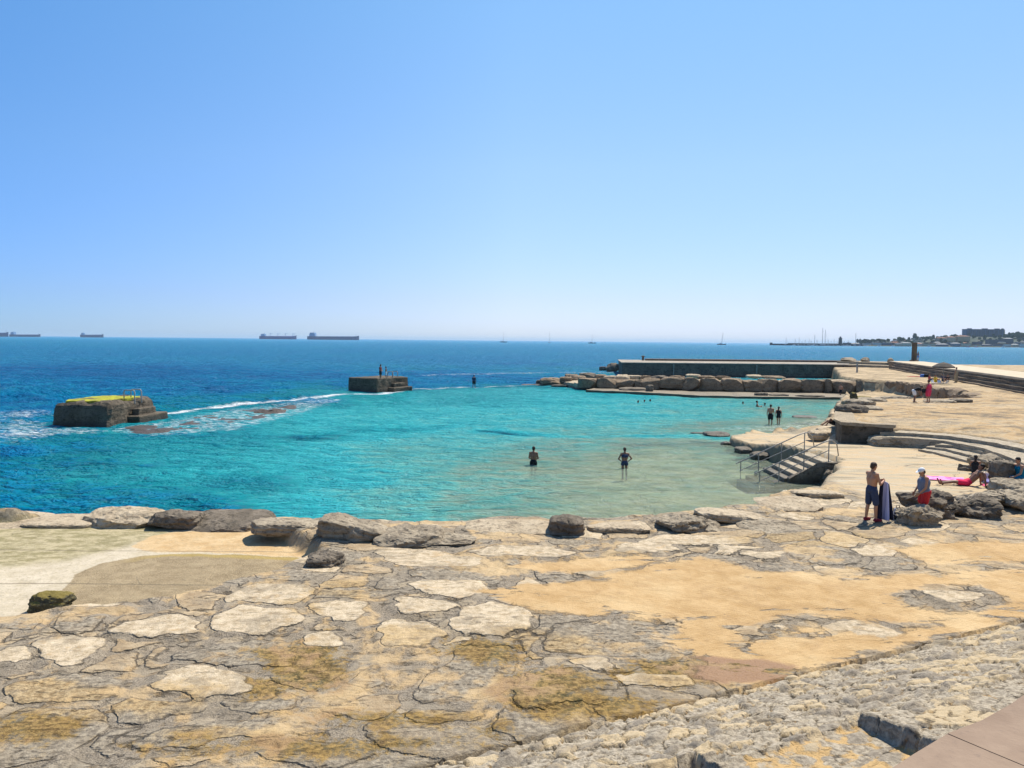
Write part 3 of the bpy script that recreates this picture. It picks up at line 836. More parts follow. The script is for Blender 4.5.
# ------------------------------------------------------------------ materials for stone and built things
def rock_material(name, pale, mid, dark, scale=1.0, topmoss=None, wet=0.0):
    q = NT(name)
    co = q.obj()
    geo = q.n("ShaderNodeNewGeometry")
    rnd = q.n("ShaderNodeObjectInfo").outputs["Random"]
    co2 = q.n("ShaderNodeVectorMath", {0: co, 1: (1, 1, 1)}, operation='ADD')
    q.put(co2.inputs[1], q.n("ShaderNodeCombineXYZ", {0: q.math('MULTIPLY', rnd, 37.0), 1: q.math('MULTIPLY', rnd, 91.0)}))
    v = co2.outputs[0]
    n1 = q.noise(v, 1.6 * scale, 6, 0.65); n2 = q.noise(v, 7 * scale, 6, 0.7); n3 = q.noise(v, 30 * scale, 4, 0.7)
    st = q.noise(q.stretch(v, (0.8, 0.8, 5.0)), 2.2 * scale, 5, 0.65, 0.6)
    vo = q.vor(v, 3.2 * scale, 'F1')
    c = q.mix(q.ss(n1, 0.32, 0.66), mid, pale)
    c = q.mix(q.math('MULTIPLY', q.ss(n2, 0.5, 0.66), 0.75), c, dark)
    c = q.mix(q.math('MULTIPLY', q.ss(st, 0.56, 0.66), 0.6), c, dark)
    nz = q.sep(geo.outputs["Normal"])[2]
    if topmoss:
        c = q.mix(q.math('MULTIPLY', q.ss(q.math('ADD', nz, q.math('MULTIPLY', q.math('SUBTRACT', n1, 0.5), 1.2)), 0.5, 0.85), 0.9), c, topmoss)
    pz = q.sep(q.pos())[2]
    wetk = q.math('SUBTRACT', 1.0, q.ss(q.math('ADD', pz, q.math('MULTIPLY', q.math('SUBTRACT', n2, 0.5), 0.3)), 0.12, 0.45))
    c = q.mix(q.math('MULTIPLY', wetk, 0.75), c, (0.05, 0.043, 0.032))
    h = q.math('ADD', q.math('MULTIPLY', n2, 0.5), q.math('ADD', q.math('MULTIPLY', n3, 0.22), q.math('MULTIPLY', st, 0.5)))
    h = q.math('SUBTRACT', h, q.math('MULTIPLY', q.ss(vo, 0.25, 0.0), 0.3))
    return q.pbr(c, q.math('SUBTRACT', 0.92, q.math('MULTIPLY', wetk, 0.4)), q.bump(h, 0.9, 0.12 / scale), spec=0.25)


M_BOULDER = rock_material("weathered_limestone", (0.42, 0.345, 0.245), (0.25, 0.20, 0.14), (0.085, 0.066, 0.045))
M_DARKROCK = rock_material("dark_limestone", (0.235, 0.19, 0.14), (0.13, 0.105, 0.076), (0.045, 0.036, 0.026))
M_PALEROCK = rock_material("pale_limestone", (0.52, 0.42, 0.29), (0.40, 0.31, 0.205), (0.15, 0.115, 0.078))
M_MOSSROCK = rock_material("mossy_rock", (0.10, 0.09, 0.05), (0.05, 0.045, 0.03), (0.025, 0.022, 0.018), 2.0, (0.19, 0.145, 0.035))
M_BLOCKROCK = rock_material("jetty_limestone", (0.31, 0.225, 0.145), (0.195, 0.14, 0.09), (0.08, 0.058, 0.037), 0.8)
M_REEF = rock_material("wet_reef_rock", (0.16, 0.10, 0.085), (0.10, 0.062, 0.055), (0.045, 0.03, 0.03), 0.8)
M_CONC_DARK = rock_material("old_dark_concrete", (0.15, 0.12, 0.085), (0.085, 0.068, 0.048), (0.03, 0.025, 0.018), 0.6)
M_CONC_TAN = rock_material("worn_tan_concrete", (0.44, 0.35, 0.235), (0.33, 0.26, 0.175), (0.17, 0.135, 0.095), 0.6)
M_PIER = rock_material("dark_pier_concrete", (0.22, 0.17, 0.125), (0.15, 0.115, 0.085), (0.07, 0.056, 0.043), 0.35)
M_PIERTOP = rock_material("pier_deck_concrete", (0.42, 0.36, 0.28), (0.30, 0.26, 0.21), (0.18, 0.15, 0.12), 0.35)
M_STEP = rock_material("worn_step_stone", (0.47, 0.39, 0.28), (0.36, 0.295, 0.21), (0.15, 0.12, 0.085), 0.9)
M_WALLTOP = plain("promenade_paving", (0.50, 0.405, 0.28), 0.9, 0.2, 0.8, 0.2)
M_STEEL = plain("weathered_steel_rail", (0.30, 0.285, 0.26), 0.55, 0.3, 14, 0.0, 0.5)
_q = NT("yellow_green_algae"); _n = _q.noise(_q.obj(), 1.1, 7, 0.7); _n2 = _q.noise(_q.obj(), 6.0, 6, 0.7)
M_MOSSTOP = _q.pbr(_q.mix(_q.ss(_n, 0.42, 0.60), _q.mix(_q.ss(_n2, .35, .65), (0.33, 0.34, 0.010), (0.46, 0.44, 0.03)), _q.mix(_n2, (0.17, 0.17, 0.02), (0.26, 0.215, 0.05))), 0.95, _q.bump(_n2, 0.7, 0.12))


def boulder_mesh(name, sx, sy, sz, seed, boxy=3.0, rough=0.16, sub=4, tilt=0.0, strata=0.04, sink=0.36):
    """rough angular rock about sx by sy by sz metres, base at z = 0 (sunk a little)"""
    bm = bmesh.new()
    bmesh.ops.create_icosphere(bm, subdivisions=sub, radius=1.0)
    rng = random.Random(seed)
    off = Vector((rng.uniform(-50, 50), rng.uniform(-50, 50), rng.uniform(-50, 50)))
    planes = []
    for _ in range(13 if boxy < 3.9 else 6):
        d = Vector((rng.gauss(0, 1), rng.gauss(0, 1), rng.gauss(0, 0.8))).normalized()
        planes.append((d, rng.uniform(0.62, 0.95) if boxy < 3.9 else rng.uniform(0.85, 1.15)))
    Mt = Matrix.Rotation(tilt, 3, 'Y') @ Matrix.Rotation(rng.uniform(-0.12, 0.12), 3, 'X')
    for v in bm.verts:
        n = v.co.normalized()
        p = (abs(n.x) ** boxy + abs(n.y) ** boxy + abs(n.z) ** boxy) ** (1.0 / boxy)
        q = n / p
        for d, k in planes:
            t = q.dot(d)
            if t > k: q -= d * (t - k)
        w = Vector((q.x * sx * 0.5, q.y * sy * 0.5, q.z * sz * 0.5 / (1 - sink * 0.5)))
        m = min(sx, sy, sz)
        f = mnoise.fractal(w / max(m, 0.1) * 0.9 + off, 1.0, 2.0, 4)
        f2 = mnoise.fractal(w / max(m, 0.1) * 3.0 + off, 0.8, 2.1, 4)
        f3 = mnoise.voronoi(w / max(m, 0.1) * 2.6 + off)[0][0]
        rid = abs(mnoise.noise(w / max(m, 0.1) * 1.7 - off))
        w += n * m * rough * (0.8 * f + 0.45 * f2 + 0.55 * (f3 - 0.35) - 0.9 * max(0.0, 0.12 - rid) / 0.12 * 0.5)
        w += Vector((n.x, n.y, 0)) * m * strata * math.sin(w.z / m * 17 + 3 * f)
        w = Mt @ w
        w.z += sz * 0.5 - sz * sink * 0.5
        v.co = w
    me = bpy.data.meshes.new(name)
    bm.to_mesh(me); bm.free()
    for p in me.polygons: p.use_smooth = False
    me.polygons.foreach_set("use_smooth", [True] * len(me.polygons))
    me.set_sharp_from_angle(angle=R(24))
    return me


TIPG_ = "loose boulders on the tip and top of the breakwater"
_bseed = [100]
def boulder(u, v, w, h, z, label, m=None, depth=0.8, boxy=4.6, rough=0.16, tilt=0.0, name="boulder", group=None, rz=0.0, sub=4, cat="boulder"):
    """u, v: foot of the rock in the photograph, w, h its size there; z: the height of what it lies on"""
    _bseed[0] += 1
    if z >= 0.8 and z < 2.0 and group not in (TIPG_, ):
        p = PG(u, v, z); z = p.z
    p = P(u, v, z)
    dist = (p - CAM).length
    k = dist / FPX
    h = max(0.42 * h, h - 0.62 * w * depth * (CAM.z - z) / dist)
    W, H = w * k, h * k
    boxy = max(boxy, 4.2) if boxy >= 3 else boxy + 0.6
    me = boulder_mesh(name, W, W * depth, H * 1.08, _bseed[0], boxy, rough, 5 if (sub == 4 and dist < 36) else sub, tilt)
    o = link(name, me, m or M_BOULDER)
    o.location = (p.x, p.y + W * depth * 0.35, z - 0.03)
    o.rotation_euler = (0, 0, rz)
    props(o, label, cat, group)
    return o


SHOREG = "boulders along the edge of the pool"
boulder(118, 527, 72, 18, 0.85, "long pale flat-topped rock at the sea edge of the left basin", M_PALEROCK, 0.6, 3.5, 0.12, group=SHOREG)
boulder(55, 525, 66, 8, 0.72, "low pale rock half buried in weedy concrete at the far left sea edge", M_PALEROCK, 0.6, 3, 0.14, group=SHOREG)
boulder(-14, 525, 80, 7, 0.72, "low pale rock cut by the left edge of the photo at the sea edge", M_PALEROCK, 0.6, 3, 0.14, group=SHOREG)
boulder(172, 526, 46, 17, 0.75, "small dark rock wedged beside the pale flat-topped rock at the water", M_DARKROCK, 0.8, 3, 0.16, group=SHOREG)
boulder(222, 530, 78, 17, 0.9, "long dark slab-like boulder behind the orange sand of the basin", M_DARKROCK, 0.7, 4, 0.13, group=SHOREG)
boulder(284, 534, 76, 18, 0.95, "squarish dark boulder between the long slab and the big pale-topped block", M_BOULDER, 0.7, 4, 0.14, group=SHOREG)
boulder(350, 539, 66, 24, 0.95, "big tilted boulder with a pale smooth top, tallest at the pool edge", M_BOULDER, 0.75, 3.6, 0.12, R(10), group=SHOREG)
boulder(407, 546, 66, 21, 1.0, "rough brown boulder just right of the big pale-topped boulder", M_BOULDER, 0.8, 3.0, 0.16, R(-4), group=SHOREG)
boulder(448, 545, 60, 14, 1.05, "low craggy ridge of rock trailing right from the brown boulder", M_BOULDER, 0.7, 2.6, 0.18, group=SHOREG)
boulder(323, 567, 34, 15, 1.05, "small dark rock lying at the corner where basin and rock pavement meet", M_DARKROCK, 0.8, 3, 0.16)
boulder(45, 613, 32, 20, 0.75, "black rock with mustard algae on top, alone on the pale basin floor", M_MOSSROCK, 0.85, 3.4, 0.12)
boulder(567, 535, 34, 21, 1.05, "dark cube-like rock standing alone at the middle of the pool edge", M_DARKROCK, 0.9, 4.5, 0.10, group=SHOREG)
boulder(620, 532, 62, 12, 1.0, "flat pale rock just right of the dark cube-like rock", M_PALEROCK, 0.7, 3, 0.14, group=SHOREG)
boulder(510, 532, 90, 9, 1.0, "flat cream ledge of rock at the pool edge left of the dark cube-like rock", M_PALEROCK, 0.5, 3, 0.15, group=SHOREG)
boulder(693, 533, 62, 20, 1.05, "rugged dark grey boulder with pitted sides at the pool edge", M_BOULDER, 0.75, 2.8, 0.20, group=SHOREG)
boulder(735, 522, 66, 14, 1.0, "broad pale slab leaning behind the rugged grey boulder", M_PALEROCK, 0.7, 4, 0.10, R(5), group=SHOREG)
boulder(778, 531, 66, 11, 1.05, "low grey hump of rock in front of the broad pale slab", M_BOULDER, 0.7, 2.4, 0.18, group=SHOREG)
boulder(795, 510, 60, 11, 1.0, "rounded tan rock where the shore turns toward the bathing stairs", M_PALEROCK, 0.8, 3, 0.15, group=SHOREG)
boulder(822, 498, 44, 9, 1.0, "small tan ledge above the shallow corner of the pool", M_PALEROCK, 0.8, 3, 0.15, group=SHOREG)
CLG = "cluster of craggy rocks on the right of the pavement"
boulder(926, 527, 44, 22, 1.1, "front left craggy rock of the cluster beside the woman in red shorts", M_BOULDER, 0.9, 2.5, 0.2, group=CLG)
boulder(942, 519, 52, 26, 1.1, "tallest craggy rock of the cluster, right behind the front left one", M_DARKROCK, 0.9, 2.6, 0.22, group=CLG)
boulder(981, 518, 46, 21, 1.1, "dark hollowed rock in the middle of the craggy cluster", M_DARKROCK, 0.9, 2.8, 0.2, group=CLG)
boulder(1000, 508, 58, 17, 1.1, "pale topped rock at the back right of the craggy cluster", M_BOULDER, 0.9, 2.6, 0.2, group=CLG)
boulder(1040, 510, 60, 18, 1.1, "craggy rock cut by the right edge below the woman in teal", M_BOULDER, 0.9, 2.6, 0.2, group=CLG)
boulder(966, 505, 40, 8, 1.1, "small low stone behind the craggy cluster near the sunbather", M_BOULDER, 0.9, 2.6, 0.2, group=CLG)
STG = "rocks at the foot of the stone stairs"
boulder(992, 470, 30, 13, 1.15, "grey crumbling rock at the lower right end of the stone stairs", M_BOULDER, 0.9, 2.6, 0.2, group=STG)
boulder(1013, 476, 30, 16, 1.15, "larger crumbling rock between the stairs and the dark upright slab", M_BOULDER, 0.9, 2.6, 0.2, group=STG)
boulder(968, 471, 14, 7, 1.12, "fist-shaped small stone just left of the stair-end rocks", M_DARKROCK, 0.9, 2.8, 0.15, group=STG)
boulder(1010, 491, 18, 27, 1.12, "dark upright slab of rock beside the woman in teal", M_DARKROCK, 1.2, 4.5, 0.10, name="boulder", group=STG)
PEG = "rocks along the pool side of the upper terrace"
boulder(855, 413, 26, 9, 1.6, "dark undercut rock at the pool side of the upper terrace, above the wall corner", M_DARKROCK, 0.9, 3, 0.16, group=PEG)
boulder(862, 405, 26, 6, 1.3, "flat grey rock stacked behind the dark undercut rock on the terrace edge", M_BOULDER, 0.9, 3, 0.16, group=PEG)
boulder(874, 410, 18, 4, 1.9, "low brown rock trailing right of the dark undercut rock", M_BOULDER, 0.9, 3, 0.16, group=PEG)
boulder(855, 402, 6, 9, 1.0, "thin upright brown rock like a post at the back corner of the pool", M_MOSSROCK, 1.0, 3, 0.12, group=PEG)
boulder(825, 438, 24, 8, 0.75, "tan ledge rock under the left end of the terrace wall", M_PALEROCK, 0.9, 3, 0.16, group=PEG)
boulder(828, 432, 16, 4, 0.85, "small tan rock on top of the ledge beside the terrace wall", M_PALEROCK, 0.9, 3, 0.16, group=PEG)
boulder(718, 437, 24, 6, -0.05, "dark wet rock in the water off the tip of the bathing slab", M_DARKROCK, 0.8, 3.5, 0.12)
boulder(700, 434.5, 16, 3, -0.05, "low dark wet rock left of the one off the slab tip", M_DARKROCK, 0.8, 3, 0.14)
boulder(806, 418, 22, 2.6, -0.03, "thin flat rock barely breaking the shallow water near the terrace", M_DARKROCK, 0.5, 3, 0.12)
FRG = "dark rocks along the front edge of the bathing slab"
for (u, v, w, h, lab) in ((731, 446, 16, 5, "dark rock under the tip of the bathing slab"), (748, 453.5, 20, 7, "dark rock under the slab, second from its tip"),
                          (763, 459.5, 20, 8, "dark rock under the slab next to the far handrail"), (836, 486, 22, 16, "dark rock at the near side of the bathing stairs")):
    boulder(u, v, w, h, 0.0, lab, M_DARKROCK, 0.9, 3.2, 0.15, group=FRG)
RWG = "flat rocks in a row on the terrace below the block wall"
for (u, v, w, h, z, m, lab) in ((874, 402.5, 26, 5, 0.9, M_BOULDER, "rounded flat rock at the pool end of the terrace rock row"), (898, 402, 34, 6, 0.9, M_BOULDER, "longest flat rock of the terrace row, left of the person in red"),
                             (944, 403.0, 24, 3.5, 1.1, M_BOULDER, "flat rock just right of the person in red"), (963, 402.5, 18, 4, 1.2, M_DARKROCK, "small wedge rock right of the flat rock by the person in red"),
                             (864, 399.5, 22, 3, 0.6, M_MOSSROCK, "olive stained rock on the yellow sand behind the terrace row")):
    boulder(u, v, w, h, z, lab, m, 0.8, 3, 0.15, group=RWG)

# ------------------------------------------------------------------ masonry embankment below the promenade
def rs_w(x, y):
    return (x - RB0[0]) * RD[0] + (y - RB0[1]) * RD[1], (x - RB0[0]) * RN[0] + (y - RB0[1]) * RN[1]


ss_ = axis(-9.0, 22.0, lambda s: 0.032 if -1 < s < 9 else 0.06)
ww_ = np.arange(-0.02, 6.9, 0.034)
S, W = np.meshgrid(ss_, ww_)
sw = S + 0.09 * fbm(S * 1.6, W * 1.6, 301, 3); wv = W + 0.09 * fbm(S * 1.6, W * 1.6, 311, 3)
f1, f2, ra, rb = voronoi((sw + 0.7 * wv + 0.12 * fbm(S * 3, W * 3, 306, 2)) / 0.33, (wv - 0.25 * sw + 0.12 * fbm(S * 3, W * 3, 307, 2)) / 0.20, 301, 1.0)
low = sstep(2.63 - S, -0.015, 0.015) * sstep(W, 1.88, 1.92)
notch = np.maximum(low, sstep(W, 2.30, 2.34) * sstep(4.96 - S, -0.015, 0.015))
hz = 1.10 + 0.26 * np.minimum(W, 2.6) + 0.10 * np.clip(W - 2.6, 0, 9) + 0.02 * fbm(S * 0.5, W * 0.5, 321, 2)
e_ = f2 - f1
relief = 0.06 * (ra - 0.45) * sstep(e_, 0.02, 0.16) - 0.05 * (1 - sstep(e_, 0.0, 0.12)) + 0.22 * (rb - 0.5) * (e_ - 0.2) + 0.03 * fbm(S * 2.2, W * 2.2, 366, 4) + 0.02 * fbm(S * 4, W * 4, 331, 3)
slope_big = voronoi(sw / 0.8, wv / 0.6, 341, 0.9)
relief = np.where(W > 2.6, relief * 0.45 + 0.05 * (slope_big[2] - 0.5), relief)
sandk = sstep(fbm(S * 0.45, W * 0.6, 351, 3), 0.20, 0.5) * (W > 2.5)
Zr = hz + relief * (1 - 0.7 * notch)
flat = np.where(S < 2.63, 1.38, 1.66) + 0.02 * fbm(S * 1.2, W * 1.2, 361, 2) + 0.35 * relief
Zr = Zr * (1 - notch) + flat * notch + 0.10 * (W > 2.31) * (1 - notch)
edge_drop = sstep(-W, -0.10, 0.02)
Zr = Zr - edge_drop * 0.35
XR = RB0[0] + RD[0] * S + RN[0] * W; YR = RB0[1] + RD[1] * S + RN[1] * W
stone_pick = np.where(W > 2.6, slope_big[2], ra)
rme = grid_mesh("stone_embankment", XR, YR, Zr, {"mas": (e_, stone_pick, rb, np.maximum(notch * 0.52, sandk * 0.6))})


def masonry_material():
    q = NT("rubble_masonry")
    pos = q.pos()
    a = q.attr("mas"); s = q.sep(a.outputs["Color"]); e, r1, r2 = s[0], s[1], s[2]; sk = a.outputs["Alpha"]
    n1 = q.noise(pos, 3.0, 5, 0.6); n2 = q.noise(pos, 14, 6, 0.68); n3 = q.noise(pos, 55, 4, 0.7)
    c = q.mix(q.ss(n2, 0.32, 0.66), (0.20, 0.163, 0.118), (0.50, 0.425, 0.32))
    c = q.mix(q.math('MULTIPLY', q.ss(q.math('ADD', r1, q.math('MULTIPLY', q.math('SUBTRACT', n2, 0.5), 0.9)), 0.66, 0.82), 0.8), c, q.mix(n1, (0.48, 0.345, 0.18), (0.62, 0.50, 0.33)))
    c = q.mix(q.math('MULTIPLY', q.ss(r2, 0.7, 0.9), 0.5), c, (0.24, 0.205, 0.165))
    sandy = q.math('MULTIPLY', q.ss(q.math('ADD', q.math('ADD', sk, q.math('MULTIPLY', q.math('SUBTRACT', n1, 0.5), 1.1)), q.math('MULTIPLY', q.math('SUBTRACT', 0.25, e), 0.4)), 0.5, 0.62), 1.0)
    je = q.math('ADD', e, q.math('MULTIPLY', q.math('SUBTRACT', n2, 0.5), 0.26))
    joint = q.math('MULTIPLY', q.math('SUBTRACT', 1.0, q.ss(je, 0.02, 0.13)), q.ss(q.noise(pos, 4.0, 5, 0.65), 0.36, 0.50))
    jc = q.mix(q.ss(n1, 0.5, 0.62), (0.06, 0.048, 0.033), (0.40, 0.255, 0.11))
    c = q.mix(q.math('MULTIPLY', joint, 0.85), c, jc)
    c = q.mix(sandy, c, q.mix(n1, (0.50, 0.315, 0.135), (0.58, 0.40, 0.19)))
    h = q.math('ADD', q.math('MULTIPLY', n2, 0.5), q.math('MULTIPLY', n3, 0.25))
    h = q.math('SUBTRACT', h, q.math('MULTIPLY', joint, 0.35))
    return q.pbr(c, 0.93, q.bump(h, 0.9, 0.08), spec=0.25)


emb = link("stone_embankment", rme, masonry_material())
props(emb, "sloping embankment of rough grey and ochre rubble stones at the lower right", "embankment")

def displaced(o, strength=0.06, scale=0.7, cuts=None, seed=0):
    """break up a built mesh with real roughness"""
    me = o.data
    bm = bmesh.new(); bm.from_mesh(me)
    for _ in range(cuts or 0):
        long_e = [e for e in bm.edges if e.calc_length() > 0.28]
        if not long_e or len(bm.verts) > 60000: break
        bmesh.ops.subdivide_edges(bm, edges=long_e, cuts=1, use_grid_fill=True)
    bmesh.ops.triangulate(bm, faces=[f for f in bm.faces if len(f.verts) > 4])
    bm.normal_update()
    for v in bm.verts:
        f = mnoise.fractal((v.co + Vector((seed * 7.1, seed * 3.3, 0))) * scale, 0.9, 2.0, 5)
        v.co += v.normal * strength * f
    bm.to_mesh(me); bm.free()


# ------------------------------------------------------------------ promenade the photograph is taken from
def promenade():
    q = NT("pinkish_promenade_concrete")
    pos = q.pos()
    n1 = q.noise(pos, 1.8, 5, 0.6); n2 = q.noise(pos, 26, 5, 0.7)
    c = q.mix(q.ss(n1, 0.3, 0.7), (0.225, 0.155, 0.108), (0.325, 0.235, 0.165))
    c = q.mix(q.math('MULTIPLY', q.ss(n2, 0.55, 0.7), 0.35), c, (0.15, 0.11, 0.09))
    m = q.pbr(c, 0.9, q.bump(n2, 0.25, 0.02), spec=0.25)
    a = P(905, 768, 4.8); b = P(1024, 703, 4.8)
    d = (b - a).to_2d().normalized(); n = Vector((d.y, -d.x))
    a2 = a.to_2d() - d * 14; b2 = b.to_2d() + d * 26
    mb = MB()
    mb.prism([tuple(a2 - n * 0.0), tuple(b2), tuple(b2 + n * 24), tuple(a2 + n * 24)], 0.7, 4.66)
    o = mb.build("promenade", m)
    props(o, "pinkish concrete promenade above the embankment where the viewer stands", kind="structure")
    mb = MB()
    L_ = (b2 - a2).length; nb = int(L_ / 1.1)
    for i_ in range(nb):
        p0 = a2 + d * (L_ * i_ / nb + 0.008); p1 = a2 + d * (L_ * (i_ + 1) / nb - 0.008)
        mb.prism([tuple(p0 - n * 0.04), tuple(p1 - n * 0.04), tuple(p1 + n * 0.62), tuple(p0 + n * 0.62)], 4.664, 4.80)
    k = mb.build("kerb", m); displaced(k, 0.018, 2.5, 4, 21)
    props(k, "pinkish concrete kerb of the promenade across the bottom right corner", kind="structure")


promenade()

# ------------------------------------------------------------------ terrace wall and its stairs
WALLP = [(18.25, 42.35), (19.0, 41.85), (20.35, 41.0), (20.75, 41.55), (19.4, 42.6), (19.7, 44.2), (20.7, 46.6), (22.0, 50.0), (21.3, 50.4), (19.95, 47.0), (18.75, 44.3)]
mb = MB(); mb.prism(WALLP, 0.55, 2.09)
wall = mb.build("terrace_wall", M_CONC_DARK)
displaced(wall, 0.10, 0.9, 5, 1)
props(wall, "dark rough stone retaining wall at the pool corner of the upper terrace", "wall")
mb = MB(); mb.prism([(18.2, 42.3), (19.0, 41.75), (20.5, 40.9), (20.9, 41.6), (19.5, 42.75), (19.8, 44.2), (20.8, 46.5), (22.1, 50.0), (21.3, 50.5), (19.85, 47.1), (18.65, 44.4)], 2.02, 2.17)
cap = mb.build("coping", M_CONC_TAN, wall)
displaced(cap, 0.05, 1.2, 5, 2)

stair = empty("stone_stairs", (20.9, 36.9, 1.1))
props(stair, "long curved flight of worn stone stairs from the terrace down to the sunbathing slab", "stairs")
def step_poly(front, back=1.6):
    b = [(x + back, y + back * 0.55) for x, y in front]
    return front + b[::-1]
EDGES = [([(880, 432.2), (891, 432.3), (915, 433.3), (949, 435.9), (986, 441.2), (1024, 448.7), (1060, 457)], 1.78),
         ([(882, 436.8), (915, 438.3), (942, 440.2), (982, 447.7), (1007, 456.2), (1030, 466)], 1.60),
         ([(935, 444.2), (955, 445.6), (991, 453.3), (1004, 459.5)], 1.45),
         ([(926, 446.5), (945, 448.6), (979, 457.3), (992, 463)], 1.31),
         ([(918, 449.0), (932, 451.3), (968, 460.5), (980, 465.5)], 1.20)]
for i, (pts, z) in enumerate(EDGES):
    fr = [tuple(P(u, v, z))[:2] for u, v in pts]
    mb = MB(); mb.prism(step_poly(fr, 2.4 - 0.12 * i), 0.75, z - 0.002 * i)
    so = mb.build("step", M_STEP)
    displaced(so, 0.035, 1.6, 4, 5 + i)
    so.data.transform(Matrix.Translation(-Vector(stair.location)))
    so.parent = stair

# crumbling rock facing left of the stairs
boulder(907, 447, 56, 11, 1.08, "low broken rock facing under the left end of the stone stairs", M_BOULDER, 0.5, 3, 0.18, group=STG)

# ------------------------------------------------------------------ bathing stairs and handrails
bst = empty("bathing_stairs", (13.0, 37.2, 0))
props(bst, "worn concrete bathing stairs leading from the slab down into the pool between two handrails", "stairs")
for k in range(8):
    x1 = 15.15 - 0.44 * k; z = 0.98 - 0.2 * k
    mb = MB(); mb.box((x1 - 0.30 - 13.0, 37.25 - 37.2, (z - 1.0 + z) / 2 - 0.0), (0.60 + 0.002 * k, 3.1 - 0.004 * k, 1.0))
    so = mb.build("step", M_STEP if k < 5 else M_CONC_DARK, bst, 0.03)
mb = MB(); mb.prism([(1.2, -1.9), (2.4, -1.9), (2.4, -1.56), (1.6, -1.56), (-0.1, -1.58), (-0.1, -1.9)], -0.6, [0.98, 1.02, 1.02, 0.98, 0.25, 0.22])
cw = mb.build("side_wall", M_DARKROCK, bst); displaced(cw, 0.08, 1.2, 4, 11)


def handrail(y, label, x_top=14.85):
    r = empty("handrail", (x_top, y, 1.05))
    props(r, label, "handrail", "handrails of the bathing stairs")
    def zs(x): return 0.0 if x > 0 else max(-1.6, x * 0.46)
    xs = [0.0, -1.15, -2.3, -3.2]
    for x in xs:
        mb = MB(); mb.tube([(x, 0, zs(x) - 0.25), (x, 0, zs(x) + 0.92)], 0.027, 8); mb.build("post", M_STEEL, r)
    mb = MB(); mb.tube([(-3.45, 0, zs(-3.45) + 0.90), (-0.35, 0, zs(-0.35) + 0.95), (0.0, 0, 0.93), (0.25, 0.25, 0.90), (0.75, 0.9, 0.62), (1.0, 1.25, 0.0)], 0.028, 8); mb.build("top_rail", M_STEEL, r)
    mb = MB(); mb.tube([(-3.2, 0, zs(-3.2) + 0.45), (0.0, 0, 0.46)], 0.021, 8); mb.build("lower_rail", M_STEEL, r)
    return r


handrail(38.75, "far metal handrail of the bathing stairs, the one nearer the slab tip")
handrail(35.75, "near metal handrail of the bathing stairs, standing above the dark side wall")

# ------------------------------------------------------------------ bathing platforms out in the water
def bath_block(corner, yaw, L, Wd, H, label, m, algae, taper):
    """corner: the block's corner nearest the viewer; local +x face carries steps and ladder rails"""
    rot = Matrix.Rotation(yaw, 2)
    c = Vector(corner) - rot @ Vector((L / 2, -Wd / 2))
    b = empty("bathing_platform", (c.x, c.y, 0), yaw)
    props(b, label, "platform", "concrete bathing platforms at the mouth of the pool")
    t = taper
    pts0 = [(-L / 2, -Wd / 2), (L / 2, -Wd / 2), (L / 2, Wd / 2), (-L / 2, Wd / 2)]
    lo = [(x, y, -0.9) for x, y in pts0]
    hi = [(-L / 2 + t * 0.45, -Wd / 2 + t * 0.2, H), (L / 2 - t * 0.15, -Wd / 2 + t * 0.45, H), (L / 2 - t * 0.35, Wd / 2 - t * 0.3, H), (-L / 2 + t * 0.4, Wd / 2 - t * 0.3, H)]
    mb = MB()
    mb.add(lo + hi, [(3, 2, 1, 0), (4, 5, 6, 7), (0, 1, 5, 4), (1, 2, 6, 5), (2, 3, 7, 6), (3, 0, 4, 7)])
    body = mb.build("body", m, b)
    bm = bmesh.new(); bm.from_mesh(body.data)
    bmesh.ops.bevel(bm, geom=[e for e in bm.edges], offset=0.12 + 0.42 * t, segments=3, affect='EDGES', profile=0.6)
    bm.to_mesh(body.data); bm.free()
    displaced(body, 0.05 + 0.17 * t, 0.8, 5, int(L * 10))
    if algae:
        mb = MB(); n = 30; ring = []
        for i in range(n):
            an = 2 * math.pi * i / n
            ca, sa = math.cos(an), math.sin(an)
            p_ = (abs(ca) ** 5 + abs(sa) ** 5) ** 0.2
            rr = 1 + 0.05 * math.sin(5 * an) + 0.05 * math.sin(9 * an + 1)
            ring.append(((L / 2 - 0.62) * ca / p_ * rr - 0.12, (Wd / 2 - 0.75) * sa / p_ * rr - 0.05))
        mb.prism(ring, H - 0.1, H + 0.09)
        al = mb.build("algae_mat", M_MOSSTOP, b); displaced(al, 0.06, 1.5, 4, 3)
    x0 = L / 2 - 0.1
    for (y0, y1, dx, z1) in ((-Wd * 0.16, Wd * 0.44, 1.1, 0.52), (-Wd * 0.05, Wd * 0.30, 0.62, 1.02)):
        mb = MB(); mb.box((x0 + dx / 2 - 0.1, (y0 + y1) / 2, z1 / 2 - 0.3), (dx, y1 - y0, z1 + 0.6))
        st = mb.build("step", m, b, 0.10, 3)
        displaced(st, 0.05, 1.0, 4, 8)
    for yy in (0.1, 1.05):
        mb = MB()
        xa, xb = L / 2 - 1.0, L / 2 - 0.15
        mb.tube([(xa, yy, H - 0.15), (xa, yy, H + 0.6), (xa + 0.1, yy, H + 0.72), (xb - 0.1, yy, H + 0.72), (xb, yy, H + 0.6), (xb, yy, H - 0.35)], 0.045, 8)
        mb.build("ladder_rail", M_STEEL, b)
    return b


pA = P(109, 426.5, 0)
bath_block((pA.x, pA.y), R(-4), 4.7, 7.1, 1.68, "dark stone bathing platform topped with bright yellow-green algae, leftmost in the water", M_CONC_DARK, True, 0.9)
pB = P(377, 392.5, 0)
blk2 = bath_block((pB.x, pB.y), R(-30), 4.7, 6.3, 1.72, "grey concrete bathing platform with two people standing on it", M_CONC_DARK, False, 0.12)

